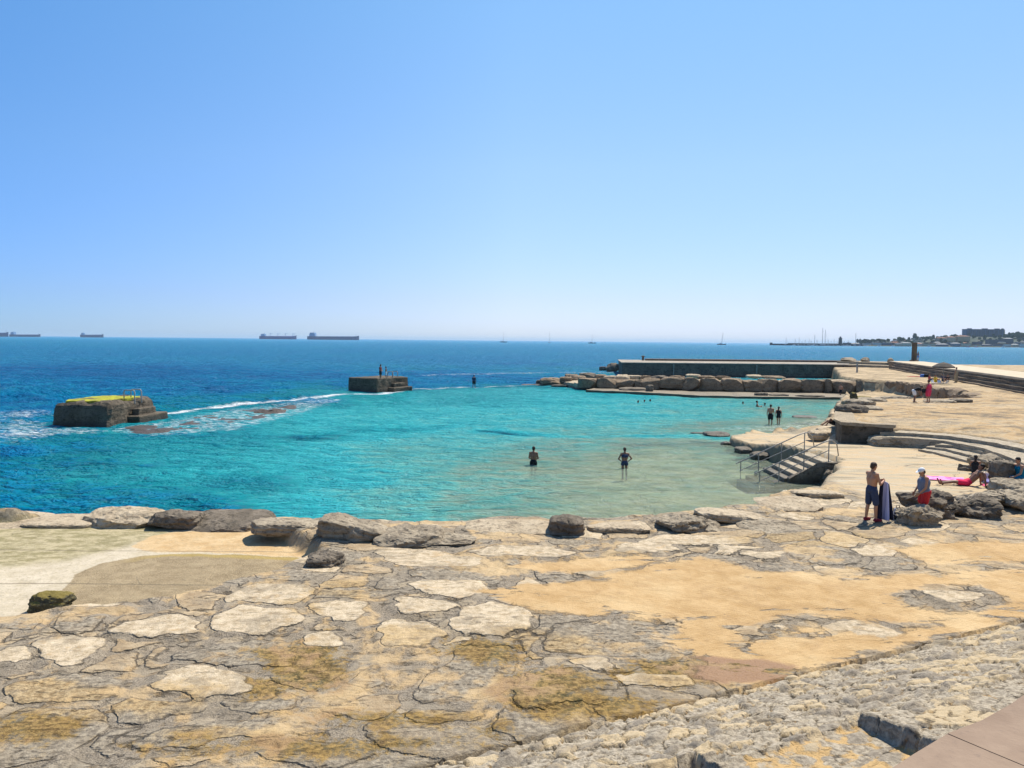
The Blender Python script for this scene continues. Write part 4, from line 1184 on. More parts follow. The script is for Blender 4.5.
# ------------------------------------------------------------------ wet reef around the left platform
rx = np.linspace(-36, -17, 260); ry = np.linspace(50, 92, 420)
RX, RY = np.meshgrid(rx, ry)
rp = polysd(RX + 0.8 * fbm(RX * 0.4, RY * 0.3, 401, 3), RY + 0.8 * fbm(RX * 0.4, RY * 0.3, 405, 3),
            pix_poly([(88, 433), (150, 424), (225, 411), (318, 402), (338, 403), (300, 414), (255, 424), (190, 432), (140, 436)], 0))
RZ = -0.36 + 0.33 * sstep(rp, -0.6, 1.6) + 0.26 * fbm(RX * 0.7, RY * 0.45, 411, 5) + 0.05 * fbm(RX * 3, RY * 2, 415, 3)
RZ = np.where(rp < -1.2, -0.8, RZ)
reef = link("rock_reef", grid_mesh("rock_reef", RX, RY, RZ), M_REEF)
props(reef, "low purple-brown reef of wet rock awash beside the algae-topped platform", "reef")
def reefstone(u, v, w, h, lab):
    boulder(u, v, w, h, -0.05, lab, M_REEF, 0.7, 2.6, 0.2, name="reef_rock", group="rocks standing out of the reef", cat="rock")
reefstone(270, 414, 34, 5, "long brown rock rising from the right end of the reef")
reefstone(240, 421, 26, 3, "low brown rock in the middle of the reef")
reefstone(132, 429, 34, 3, "flat brown rock lapped by foam at the foot of the algae-topped platform")

# ------------------------------------------------------------------ block breakwater
def rocks_mesh(name, items):
    """several worked stones of one wall in one mesh: (x, y, z, sx, sy, sz, rz, seed, boxy, rough)"""
    bm = bmesh.new()
    for (x, y, z, sx, sy, sz, rz, seed, boxy, rough) in items:
        me = boulder_mesh("tmp", sx, sy, sz, seed, boxy, rough, 3, 0, 0.02, 0.0)
        me.transform(Matrix.Translation((x, y, z)) @ Matrix.Rotation(rz, 4, 'Z'))
        bm.from_mesh(me)
        bpy.data.meshes.remove(me)
    me = bpy.data.meshes.new(name)
    bm.to_mesh(me); bm.free()
    me.polygons.foreach_set("use_smooth", [True] * len(me.polygons))
    me.set_sharp_from_angle(angle=R(24))
    return me


def wall_run(pts, rng, ztop, wmin, wmax, depth=2.0):
    items = []
    for (ax, ay, az), (bx, by, bz) in zip(pts[:-1], pts[1:]):
        L = math.hypot(bx - ax, by - ay); ang = math.atan2(by - ay, bx - ax)
        s = 0.0
        while s < L - 0.4:
            w = min(rng.uniform(wmin, wmax), L - s + 0.3)
            t = (s + w / 2) / L
            zb = az + (bz - az) * t - 0.25
            x, y = ax + (bx - ax) * t, ay + (by - ay) * t
            zt = ztop + rng.uniform(-0.14, 0.12)
            items.append((x - math.sin(ang) * depth / 2, y + math.cos(ang) * depth / 2, zb, w * 1.10, depth, zt - zb, ang + rng.uniform(-0.04, 0.04), rng.randint(1, 9999), 9.0, 0.06))
            s += w
    return items


def px3(lst): return [(*tuple(P(u, v, z))[:2], z) for u, v, z in lst]
rng = random.Random(3)
bw = empty("breakwater", tuple(P(760, 391, 0.4)))
props(bw, "long low breakwater of big tan stone blocks closing the far side of the pool", "breakwater")
def under(o, root):
    o.data.transform(Matrix.Translation(-Vector(root.location))); o.parent = root
    return o
frontA = px3([(578, 387.3, .35), (640, 388.6, .35), (700, 390.0, .4), (760, 391.0, .4), (830, 391.6, .45), (884, 392.6, .6)])
frontB = px3([(884, 392.6, .6), (906, 394.6, .75), (940, 398.0, 1.1), (975, 401.6, 1.7)])
it = wall_run(frontA[:2], rng, 1.55, 2.0, 3.5) + wall_run(frontA[1:], rng, 1.85, 2.0, 3.6) + wall_run(frontB, rng, 2.15, 2.0, 3.4, 1.6)
under(link("block_wall", rocks_mesh("block_wall", it), M_BLOCKROCK), bw)
ledge_f = px3([(586, 390.4, .2), (640, 392.3, .25), (700, 395.5, .25), (760, 396.8, .25), (830, 397.3, .25), (850, 397.5, .25)])
mb = MB()
pl = [(p[0], p[1]) for p in ledge_f] + [(p[0] + 0.2, p[1] + 1.0) for p in frontA[:0:-1]] + [(frontA[0][0] + 2.5, frontA[0][1] + .5)]
mb.prism(pl, -1.0, 0.26)
lo_ = mb.build("ledge", M_CONC_TAN); displaced(lo_, 0.08, 0.6, 5, 4); under(lo_, bw)
core = [(p[0], p[1] + 1.0) for p in frontA[:-1]] + [(43.3, 97.5), (43.3, 101), (33, 102), (22.5, 104), (12.0, 109.5), (7.0, 113)]
mb = MB(); mb.prism(core, -1.0, [0.8, 1.1, 1.5, 1.6, 1.65, 1.75, 1.8, 1.5, 1.4, 1.0, 0.6])
co_ = mb.build("rubble_fill", M_PALEROCK); displaced(co_, 0.22, 0.5, 6, 6); under(co_, bw)
TIPG = "loose boulders on the tip and top of the breakwater"
TIP = [(528, 387.2, 11, 4, 0), (538, 387.6, 11, 5, 0), (552, 385.5, 20, 10, .3), (561, 389, 16, 6, 0), (578, 390, 13, 6, 0), (590, 390, 15, 6, 0), (572, 378.5, 11, 6, 1.0),
       (588, 379, 14, 8, 1.1), (566, 382, 10, 7, .9), (578, 381, 14, 7, 1.0), (601, 379, 10, 6, 1.4), (612, 381, 13, 7, 1.3), (622, 381, 13, 8, 1.4), (541, 383.5, 8, 5, .5), (598, 384.5, 14, 6, 1.0),
       (635, 379, 13, 5, 1.6), (647, 379.5, 10, 5, 1.6), (662, 381, 16, 7, 1.6), (678, 379.5, 12, 5, 1.8), (694, 377.5, 12, 4.5, 1.9), (707, 378.6, 14, 4, 1.9), (724, 379.0, 12, 4, 1.9), (755, 377.5, 12, 3.5, 2.0), (775, 378, 18, 3, 2.0)]
for i, (u, v, w, h, z) in enumerate(TIP):
    lab = "loose rough boulder on the breakwater, one of the many heaped along its tip and top"
    if i == 0: lab = "low dark boulder at the very tip of the breakwater, farthest out in the water"
    if i == 2: lab = "big brown boulder nearest the breakwater tip, standing above the low dark ones"
    if i == 7: lab = "highest dark boulder of the heap on the breakwater tip"
    if i == 19: lab = "pale rounded boulder on top of the breakwater in front of the dark pier"
    boulder(u, v, w * 1.2, h * .80, z - .3, lab, M_DARKROCK if i in (0, 1, 3, 4, 5, 6, 7, 13, 17) else (M_PALEROCK if i in (11, 12, 15, 19, 22) else M_BLOCKROCK), 0.8, 4.4, 0.12, group=TIPG, sub=4)
boulder(650, 391.5, 7, 7, .25, "dark upright block standing on the ledge at the foot of the breakwater", M_DARKROCK, 1, 4, 0.1)
for (u, v, w, h, lab) in ((634, 391.0, 28, 4, "long low dark rock on the ledge left of the upright block"), (762, 396.2, 12, 4, "dark rock on the pool ledge below the middle of the block wall"), (780, 396.4, 18, 3, "flat dark rock on the pool ledge, just right of the short one"), (812, 397.0, 26, 2.4, "long thin dark rock at the right end of the pool ledge")):
    boulder(u, v, w, h, .2, lab, M_DARKROCK, .6, 3.2, .12, group="dark rocks on the pool ledge", sub=3)

# ------------------------------------------------------------------ dark concrete pier
q0 = P(622, 376.2, 0); q1 = P(846, 378.4, 0)
d = (q1 - q0).to_2d().normalized(); n = Vector((-d.y, d.x))
pier = empty("concrete_pier", (q0.x, q0.y, 0))
props(pier, "dark flat-topped concrete pier behind the block breakwater", "pier")
Lp = (q1 - q0).to_2d().length
def pq(a, b): v_ = d * a + n * b; return (v_.x, v_.y)
mb = MB(); mb.prism([pq(0, 0), pq(Lp, 0), pq(Lp + 10, 21), pq(2.0, 21)], -1.5, 2.42)
b_ = mb.build("body", M_PIER, pier, 0.12)
mb = MB(); mb.prism([pq(-0.2, -0.15), pq(Lp + 0.3, -0.15), pq(Lp + 10, 21), pq(1.8, 21)], 2.425, 2.62)
mb.build("deck", M_PIERTOP, pier, 0.04)
mb = MB(); mb.prism([pq(7, 14.5), pq(Lp + 10, 14.5), pq(Lp + 10, 17), pq(7, 17)], 2.625, 3.0)
mb.build("parapet", M_PIER, pier, 0.05)
for a in (Lp * 0.23, Lp * 0.6):
    mb = MB(); mb.box((*pq(a, -0.05), 1.2), (0.22, 0.30, 2.35), math.atan2(d.y, d.x)); mb.build("joint", M_PIERTOP, pier)
mb = MB(); mb.prism([pq(Lp + 0.01, 0.1), pq(Lp + 5.5, -0.5), pq(Lp + 15, 12), pq(Lp + 8, 20), pq(Lp + 6, 14)], 0.0, [2.5, 2.0, 2.1, 2.4, 2.5])
mb.build("ramp", M_PIER, pier)
boulder(614, 370.5, 14, 7, 0.3, "dark boulder against the left end of the concrete pier", M_DARKROCK, 1, 2.8, .18, group="boulders at the end of the pier", sub=3)
boulder(603, 370.5, 9, 4, 0.0, "smaller dark boulder left of the one touching the pier end", M_DARKROCK, 1, 2.8, .18, group="boulders at the end of the pier", sub=3)
bo = empty("mooring_bollard", tuple(P(643, 360.4, 2.62)))
props(bo, "small dark mooring bollard on the deck of the concrete pier", "bollard")
mb = MB(); mb.tube([(0, 0, 0), (0, 0, .1), (0, 0, .7)], [.34, .26, .22], 12); mb.build("post", M_PIER, bo)
mb = MB(); mb.tube([(0, 0, .68), (0, 0, .78), (0, 0, .92), (0, 0, .98)], [.2, .36, .36, .2], 12); mb.build("cap", M_PIER, bo)

lw = empty("low_wall", tuple(P(862, 367.5, 2.1)))
props(lw, "low stepped concrete wall at the back of the sand, between pier and sea wall", "wall")
a0 = P(828, 366.2, 2.1); a1 = P(893, 368.2, 2.1)
dd = (a1 - a0).to_2d(); nn = Vector((-dd.y, dd.x)).normalized()
for k, (o1, o2, z) in enumerate(((0, 5, 2.55), (4, 12, 3.0))):
    A = a0.to_2d() + nn * o1; B = a1.to_2d() + nn * o1; C2 = a1.to_2d() + nn * o2; D2 = a0.to_2d() + nn * o2
    mb = MB(); mb.prism([tuple(A), tuple(B), tuple(C2), tuple(D2)], 1.0, z); s_ = mb.build("tier", M_CONC_TAN, None, .05); under(s_, lw)
BWG = "boulders behind the low wall on the far shore"
boulder(850, 361.5, 14, 4, 3.0, "widest of the three small boulders on top of the far low wall", M_BOULDER, 1, 2.8, .18, group=BWG, sub=3)
boulder(867, 361.8, 8, 4, 3.0, "middle one of the three small boulders on top of the far low wall", M_BOULDER, 1, 2.8, .18, group=BWG, sub=3)
boulder(892, 362.8, 6, 4, 3.0, "boulder at the corner where the far low wall meets the sea wall", M_BOULDER, 1, 2.8, .18, group=BWG, sub=3)
ps = empty("marker_post", tuple(P(857, 372.5, 2.1)))
props(ps, "thin dark marker post standing on the far sand near the low wall", "post")
mb = MB(); mb.tube([(0, 0, 0), (0, 0, 1.6)], [.14, .12], 8); mb.build("shaft", M_STEEL, ps)
mb = MB(); mb.box((0, 0, 1.64), (.34, .34, .1)); mb.build("cap", M_STEEL, ps)

# ------------------------------------------------------------------ sea wall with the walk on it
def seawall_material():
    q = NT("coursed_stone_wall")
    pos = q.pos(); n1 = q.noise(pos, .5, 5); n2 = q.noise(q.stretch(pos, (.5, .25, 3.2)), 1.6, 6, .65, .4); n3 = q.noise(pos, 5, 5, .7)
    c = q.ramp(n2, [(.3, (.07, .055, .04)), (.45, (.17, .125, .085)), (.6, (.26, .195, .13)), (.75, (.33, .26, .185))])
    c = q.mix(q.math('MULTIPLY', q.ss(n3, .5, .65), .5), c, (.08, .06, .045))
    return q.pbr(c, .92, q.bump(q.math('ADD', n2, q.math('MULTIPLY', n3, .4)), .9, .3), spec=.25)


w0 = P(893, 369.0, 2.1); w1 = P(1024, 392.3, 2.1)
d2_ = (w1 - w0).to_2d().normalized(); n2_ = Vector((-d2_.y, d2_.x))
if n2_.x < 0: n2_ = -n2_
sw = empty("sea_wall", (w1.x, w1.y, 2.0))
props(sw, "brown coursed stone sea wall with a pale walkway on top at the far right", "wall")
Lw = (w1 - w0).to_2d().length
A = w0.to_2d() - d2_ * 4; B = w1.to_2d() + d2_ * 48
mb = MB(); mb.prism([tuple(A), tuple(B), tuple(B + n2_ * 5.6), tuple(A + n2_ * 5.6)], -1.0, 3.30)
sb_ = mb.build("stone_face", seawall_material()); displaced(sb_, .10, .5, 5, 9); under(sb_, sw)
mb = MB(); mb.prism([tuple(A - n2_ * .0), tuple(B - n2_ * .0), tuple(B + n2_ * 5.6), tuple(A + n2_ * 5.6)], 3.22, 3.44)
wk = mb.build("walkway", M_WALLTOP, None, .04); displaced(wk, .05, .5, 4, 10); under(wk, sw)
for k in range(3):
    off = 0.25 + 0.28 * k
    mb = MB(); mb.prism([tuple(A + d2_ * 5 - n2_ * off), tuple(B - n2_ * off), tuple(B + n2_ * .3), tuple(A + d2_ * 5 + n2_ * .3)], 1.5, 3.0 - .38 * k)
    cs = mb.build("stone_course", sb_.data.materials[0]); displaced(cs, .09, .9, 5, 14 + k); under(cs, sw)

pl_ = P(914, 361.2, 3.44)
pil = empty("stone_pillar", tuple(pl_))
props(pil, "tall square dark stone pillar at the end of the sea wall walkway", "pillar")
mb = MB(); mb.box((0, 0, .12), (1.05, 1.05, .24), R(20)); mb.build("plinth", M_BLOCKROCK, pil, .03)
mb = MB(); mb.box((0, 0, 1.72), (.66, .66, 2.96), R(20), 0, .94); mb.build("shaft", M_CONC_DARK, pil, .03)
mb = MB(); mb.box((0, 0, 3.30), (.70, .70, .2), R(20), 0, .9); mb.build("cap", M_CONC_DARK, pil, .03)
# ------------------------------------------------------------------ ships on the horizon
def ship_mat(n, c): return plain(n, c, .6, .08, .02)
M_HULL = ship_mat("hazed_dark_ship", (.012, .05, .14)); M_HULL2 = ship_mat("hazed_violet_ship", (.05, .06, .20)); M_SHIPW = ship_mat("hazed_pale_ship", (.16, .30, .48)); M_FUN = ship_mat("hazed_funnel", (.02, .10, .25))  # blue of the distant haze is mixed into these ship colours


def ship(u0, u1, D, v_top, hull_px, label, hull_m, cranes=0, bridge=(.04, .15)):
    a = PD(u0, 338, D); b = PD(u1, 338, D)
    L = b.x - a.x; px = D / FPX; hh = hull_px * px; bm_ = L * 0.15
    r = empty("cargo_ship", ((a.x + b.x) / 2, D, 0))
    props(r, label, "ship", "cargo ships at anchor on the horizon")
    mb = MB()
    prof = [(-L / 2, -bm_ * .42), (-L / 2 + L * .02, -bm_ / 2), (L * .38, -bm_ / 2), (L * .46, -bm_ * .3), (L / 2, 0), (L * .46, bm_ * .3), (L * .38, bm_ / 2), (-L / 2 + L * .02, bm_ / 2), (-L / 2, bm_ * .42)]
    mb.prism(prof, -4, [hh * 1.05, hh, hh * .92, hh * 1.12, hh * 1.35, hh * 1.12, hh * .92, hh, hh * 1.05])
    mb.build("hull", hull_m, r)
    sx0, sx1 = -L / 2 + L * bridge[0], -L / 2 + L * bridge[1]
    top = v_top * px
    mb = MB()
    mb.box(((sx0 + sx1) / 2, 0, hh + (top - hh) * .36), (sx1 - sx0, bm_ * .8, (top - hh) * .72))
    mb.box(((sx0 * .35 + sx1 * .65), 0, hh + (top - hh) * .82), ((sx1 - sx0) * .5, bm_ * 1.0, (top - hh) * .22))
    mb.build("superstructure", M_SHIPW, r)
    mb = MB(); mb.tube([(sx0 + (sx1 - sx0) * .12, 0, hh), (sx0 + (sx1 - sx0) * .12, 0, top * .96)], L * .012 + 1.5, 10); mb.build("funnel", M_FUN, r)
    mb = MB(); mb.tube([(sx1 - (sx1 - sx0) * .3, 0, top * .9), (sx1 - (sx1 - sx0) * .3, 0, top * 1.18)], px * .14, 6); mb.build("mast", M_SHIPW, r)
    for k in range(cranes):
        x = -L * .22 + L * .62 * k / max(1, cranes - 1)
        mb = MB(); mb.tube([(x, 0, hh * .8), (x, 0, hh + 3.2 * px)], px * .22, 6)
        mb.tube([(x, 0, hh + 2.4 * px), (x + L * .07, 0, hh + 2.7 * px)], px * .12, 6)
        mb.build("deck_crane", M_SHIPW, r)
    mb = MB(); mb.tube([(L * .44, 0, hh), (L * .44, 0, hh * 1.9)], px * .12, 6); mb.build("foremast", M_SHIPW, r)
    return r


ship(308, 359, 5000, 7.2, 3.3, "longest cargo ship on the horizon, dark hull with its bridge at the left end", M_HULL)
ship(260, 296.5, 5200, 5.4, 3.0, "violet-hulled bulk carrier with four deck cranes on the horizon", M_HULL2, 4)
ship(81, 103.5, 5600, 4.6, 2.6, "small cargo ship alone between the left pair and the bulk carrier", M_HULL)
ship(10.5, 40.5, 5400, 5.0, 2.2, "low long cargo ship second from the left edge of the horizon", M_HULL)
ship(-28, 8.5, 5000, 5.0, 3.6, "dark cargo ship cut off by the left edge of the photo", M_HULL)

# ------------------------------------------------------------------ sailing boats
M_SAILHULL = plain("white_boat_hull", (.55, .55, .55), .5, .1, .5); M_DARKHULL = plain("dark_boat_hull", (.05, .06, .08), .5, .1, .5); M_MAST = plain("grey_mast", (.17, .19, .22), .5, .1, .5)


def sailboat(u, D, hull_len, mast_h, hull_m, label, group, lean=0.0, thick=.35):
    p = PD(u, 344, D)
    r = empty("sailboat", (p.x, D, 0))
    props(r, label, "sailboat", group)
    L = hull_len
    mb = MB()
    mb.prism([(-L * .5, -L * .10), (L * .2, -L * .13), (L * .5, 0), (L * .2, L * .13), (-L * .5, L * .10)], -.4, [L * .10, L * .09, L * .14, L * .09, L * .10])
    mb.build("hull", hull_m, r)
    mb = MB(); mb.box((-L * .08, 0, L * .12), (L * .35, L * .14, L * .09), 0, 0, .8); mb.build("cabin", M_SAILHULL, r)
    mb = MB(); mb.tube([(0, 0, 0), (lean * mast_h, 0, mast_h)], [thick, thick * .6], 6); mb.build("mast", M_MAST, r)
    mb = MB(); mb.tube([(0, 0, L * .2), (-L * .4, 0, L * .21)], thick * .8, 6); mb.build("boom", M_MAST, r)
    mb = MB(); mb.tube([(lean * mast_h, 0, mast_h * .97), (L * .48, 0, L * .14)], thick * .18, 4); mb.build("forestay", M_MAST, r)
    return r


HG = "sailing boats out on the horizon"
sailboat(503.5, 2600, 24, 34, M_DARKHULL, "leftmost of the bare-masted sailboats on the horizon, above open water left of centre", HG)
sailboat(549.5, 2600, 12, 36, M_SAILHULL, "faint pale sailboat with a slim mast, second from the left on the horizon", HG)
sailboat(592, 2300, 22, 27, M_DARKHULL, "dark-hulled sailboat on the horizon above the tip of the breakwater", HG)
sailboat(721.5, 2100, 24, 34, M_DARKHULL, "rightmost dark sailboat on the horizon with a slightly leaning mast", HG, .10, .5)
MG = "sailing boats moored in the far harbour"
rng = random.Random(11)
MOOR = [(786, 8), (795, 7), (799, 8), (805, 6), (809, 7), (811, 5), (814.5, 11), (817, 6), (822.3, 18), (825, 16), (828, 6), (831, 5), (834, 7), (837, 5), (844, 5), (848, 6), (855.5, 13), (860, 8), (866, 5), (802, 4)]
for (u, hpx) in MOOR:
    D = rng.uniform(2060, 2150)
    lab = "small sailboat with a bare mast moored among others in the far harbour"
    if hpx == 18: lab = "yacht with the tallest mast in the far harbour"
    if hpx == 16: lab = "yacht with the second tallest mast, beside the tallest one in the harbour"
    if hpx == 13: lab = "yacht whose tall mast rises before the first trees of the town"
    sailboat(u, D, 10 + hpx * .8, hpx * D / FPX, rng.choice((M_SAILHULL, M_SAILHULL, M_DARKHULL)), lab, MG, 0, .35 + .02 * hpx)

# ------------------------------------------------------------------ harbour mole, hill, town
M_MOLE = plain("harbour_mole_stone", (.06, .065, .07), .9, .3, .1)
a = PD(770, 345, 2180); b = PD(862, 345, 2180)
ml = empty("harbour_mole", ((a.x + b.x) / 2, 2180, 0)); props(ml, "long dark harbour mole reaching left from the far town", "breakwater")
L = b.x - a.x
mb = MB(); mb.box((0, 0, 1.6), (L, 14, 6.4), 0, 0, .985); mb.build("bank", M_MOLE, ml)
mb = MB(); mb.box((-L * .5 + 3, 0, 6.0), (6, 6, 3)); mb.build("pier_head", M_MOLE, ml)
mb = MB(); mb.box((L * .1, 5, 5.6), (L * .8, 1.5, 1.8)); mb.build("parapet", M_MOLE, ml)
lh = empty("lighthouse", (PD(840.2, 345, 2170).x, 2170, 3)); props(lh, "short dark lighthouse tower at the harbour below the town", "lighthouse")
mb = MB(); mb.tube([(0, 0, 0), (0, 0, 18)], [5.4, 4.4], 12); mb.build("tower", M_MOLE, lh)
mb = MB(); mb.tube([(0, 0, 18), (0, 0, 19)], [5.6, 5.6], 12); mb.build("gallery", M_MOLE, lh)
mb = MB(); mb.tube([(0, 0, 19), (0, 0, 22), (0, 0, 24)], [2.6, 2.6, .4], 12); mb.build("lantern", M_DARKHULL, lh)

HU = [828, 845, 860, 880, 900, 930, 955, 975, 1000, 1030, 1090, 1180]
HZ = [1.5, 5, 9, 13, 18, 23, 27, 33, 33, 36, 40, 40]
def hill_z(u, D):
    top = np.interp(u, HU, HZ)
    return 2.5 + (top - 2.5) * sstep(np.asarray(D, float), 2240, 2460)
uu = np.linspace(826, 1180, 140); dd_ = np.linspace(2190, 2900, 40)
UU, DD = np.meshgrid(uu, dd_)
HX = (UU - 512) / FPX * DD
HZZ = hill_z(UU, DD) + 1.2 * fbm(HX * .02, DD * .02, 501, 3)
HZZ[0, :] = -2; HZZ[:, 0] = -2; HZZ[-1, :] = -2; HZZ[:, -1] = -2
q = NT("wooded_hill_ground"); nz_ = q.noise(q.pos(), .03, 5)
hill = link("hillside", grid_mesh("hillside", HX, DD, HZZ), q.pbr(q.mix(q.ss(nz_, .4, .6), (.03, .045, .025), (.07, .075, .05)), .95))
props(hill, "low wooded hillside of the far town at the right", kind="structure")


def wall_mat(name, c, win=True):
    q = NT(name); co = q.obj(); s = q.sep(co)
    def cell(x, per, lo, hi):
        f = q.math('FRACT', q.math('DIVIDE', x, per))
        return q.math('MULTIPLY', q.math('GREATER_THAN', f, lo), q.math('LESS_THAN', f, hi))
    w_ = q.math('MULTIPLY', cell(q.math('ADD', s[0], 100.0), 3.6, .3, .68), cell(s[2], 3.3, .28, .72))
    n = q.noise(co, .3, 3)
    base = q.mix(n, tuple(x * .85 for x in c), c)
    return q.pbr(q.mix(w_, base, (.05, .06, .075)) if win else base, .85)


WALLS = [wall_mat("white_house_wall", (.62, .58, .53)), wall_mat("cream_house_wall", (.55, .45, .30)), wall_mat("grey_house_wall", (.17, .18, .21)), wall_mat("ochre_house_wall", (.50, .36, .19)), wall_mat("slate_house_wall", (.07, .085, .12))]
ROOFS = [plain("terracotta_roof", (.26, .12, .07), .9, .2, .4), plain("grey_flat_roof", (.28, .28, .28), .9, .2, .4), plain("dark_flat_roof", (.09, .095, .11), .9, .2, .4)]


def house(u, D, w, h, dep, wm_, rm, hip, label, group=None, z=None):
    x = (u - 512) / FPX * D
    z = float(hill_z(u, D)) - .8 if z is None else z
    r = empty("house", (x, D, z)); props(r, label, "house", group)
    mb = MB(); mb.box((0, 0, h / 2), (w, dep, h)); mb.build("wall", wm_, r)
    mb = MB()
    if hip:
        e = .6
        mb.add([(-w / 2 - e, -dep / 2 - e, h), (w / 2 + e, -dep / 2 - e, h), (w / 2 + e, dep / 2 + e, h), (-w / 2 - e, dep / 2 + e, h), (-w * .25, 0, h + 2.8), (w * .25, 0, h + 2.8)],
               [(0, 1, 5, 4), (1, 2, 5), (2, 3, 4, 5), (3, 0, 4), (3, 2, 1, 0)])
    else:
        mb.box((0, 0, h + .45), (w + .6, dep + .6, .9)); mb.box((w * .2, 0, h + 1.7), (w * .2, dep * .4, 1.6))
    mb.build("roof", rm, r)
    return r


TG = "small houses of the far town"
rng = random.Random(21)
u = 846.0
while u < 1082:            # front row along the water
    w = rng.uniform(16, 34)
    wm_ = rng.choice(WALLS if u < 990 else WALLS[2:])
    house(u, 2215 + rng.uniform(-6, 8), w, rng.uniform(4.5, 8.5), 14, rng.choice((WALLS[0], WALLS[2], WALLS[4], WALLS[0], WALLS[1])), rng.choice(ROOFS), rng.random() < .4, "low building in the waterfront row of the far town", "waterfront buildings of the far town")
    u += w / 2.88 + rng.uniform(.5, 3)
for D, n_, (ua, ub) in ((2290, 17, (872, 1080)), (2370, 15, (886, 1080)), (2430, 9, (905, 1080))):
    for k in range(n_):
        u = ua + (ub - ua) * (k + rng.uniform(.2, .8)) / n_
        if D > 2350 and 952 < u < 1004: continue
        house(u, D + rng.uniform(-15, 15), rng.uniform(12, 26), rng.uniform(5, 9), 12, rng.choice(WALLS), rng.choice(ROOFS), rng.random() < .6, "small house among the trees on the slope of the far town", TG)
house(961, 2350, 38, 15, 18, WALLS[3], ROOFS[0], True, "ochre apartment house with a tiled roof below the big hotel", None, 17)
house(949, 2352, 24, 12, 16, WALLS[1], ROOFS[0], True, "cream gabled house left of the ochre apartment house", None, 17)
house(940, 2352, 30, 10, 16, WALLS[1], ROOFS[0], True, "wide cream house with a pale roof in the middle of the far town", None, 16)
house(998, 2300, 72, 16, 20, WALLS[4], ROOFS[2], False, "long dark flat-roofed block on the waterfront right of the hotel", None, 6)
house(1013, 2300, 40, 9, 16, WALLS[0], ROOFS[1], False, "white low building at the right edge below the tall trees", None, 5)

hx = (981 - 512) / FPX * 2470
ho = empty("hotel", (hx, 2470, 32)); props(ho, "big long grey-blue hotel with rows of balconies crowning the far town", "hotel")
Lh = 37 * 2470 / FPX
M_HOT = plain("blue_grey_hotel_wall", (.09, .13, .21), .8, .1, .1); M_HOTD = plain("dark_hotel_glazing", (.03, .045, .075), .5, .1, .1)
mb = MB(); mb.box((0, 0, 12), (Lh, 24, 24)); mb.build("wall", M_HOT, ho)
mb = MB(); mb.box((0, 0, 24.4), (Lh + 1.5, 25, .8)); mb.box((-Lh * .36, 0, 26), (10, 10, 2.6)); mb.box((Lh * .05, 0, 26), (14, 10, 2.6)); mb.box((Lh * .38, 0, 26), (12, 10, 2.6)); mb.build("roof", M_HOTD, ho)
for k in range(6):
    mb = MB(); mb.box((0, -12.6, 2.2 + 3.8 * k), (Lh - 3, 1.2, 1.9)); mb.build("window_band", M_HOTD, ho)
    mb = MB(); mb.box((0, -13.2, 3.75 + 3.8 * k), (Lh - 1, 2.4, .9)); mb.build("balcony", M_HOT, ho)
for k in range(9):
    mb = MB(); mb.box((-Lh / 2 + 4 + (Lh - 8) * k / 8, -13.5, 12), (.9, 3.2, 23.6)); mb.build("pier", M_HOT, ho)

# trees of the town: tapered trunk and a crown of many leaf clumps
M_LEAF = plain("dark_green_foliage", (.035, .06, .022), .9, .5, .25); M_LEAF2 = plain("mid_green_foliage", (.055, .095, .03), .9, .5, .25); M_BARK = plain("tree_bark", (.10, .075, .055), .9, .2, .5)


def tree_proto(seed, hgt, rad, round_):
    rng = random.Random(seed)
    r = empty("tree", (0, 0, 0))
    mb = MB(); mb.tube([(0, 0, -1), (.2, 0, hgt * .35), (.1, .2, hgt * .7)], [.7, .5, .2], 7)
    for k in range(4):
        an = k * 1.6 + rng.random(); mb.tube([(.15, 0, hgt * .35), (math.cos(an) * rad * .6, math.sin(an) * rad * .6, hgt * .65)], [.35, .1], 5)
    mb.build("trunk", M_BARK, r)
    mb = MB()
    for _ in range(620):
        d = Vector((rng.gauss(0, 1), rng.gauss(0, 1), rng.gauss(0, 1))).normalized() * rng.uniform(.45, 1.0) ** .5
        lob = 1 + .25 * mnoise.noise(d * 2 + Vector((seed, 0, 0)))
        c = Vector((d.x * rad * lob, d.y * rad * lob, hgt * .56 + d.z * hgt * .44 * lob * round_))
        s = rng.uniform(.7, 1.5)
        n = Vector((rng.gauss(0, 1), rng.gauss(0, 1), rng.gauss(0, 1))).normalized()
        a = n.orthogonal().normalized() * s; b = n.cross(a).normalized() * s * .7
        mb.add([c - a, c - b, c + a, c + b], [(0, 1, 2, 3)])
    mb.build("crown", M_LEAF if seed % 2 else M_LEAF2, r)
    return r


protos = [tree_proto(31, 11, 5.5, 1.0), tree_proto(32, 9, 5, .9), tree_proto(33, 14, 4.2, 1.0), tree_proto(34, 12, 6.5, .85)]
used = set()
def put_tree(k, u, D, s, label, group, z=None):
    if k in used: o = copy_tree(protos[k])
    else: o = protos[k]; used.add(k)
    o.location = ((u - 512) / FPX * D, D, (float(hill_z(u, D)) if z is None else z) - .5)
    o.scale = (s, s, s * rng.uniform(.9, 1.15)); o.rotation_euler = (0, 0, rng.uniform(0, 6.28))
    props(o, label, "tree", group)
TT = "round green trees on the hill of the far town"
for k in range(200):
    u = rng.uniform(858, 1075) if k > 30 else rng.uniform(856, 962)
    D = rng.choice((2260, 2330, 2400, 2455, 2470, 2500)) + rng.uniform(-12, 12)
    if 962 < u < 1003 and D < 2460: D = rng.uniform(2300, 2425)
    put_tree(rng.randint(0, 3), u, D, rng.uniform(.65, 1.05), "green tree growing between the houses on the far hill", TT)
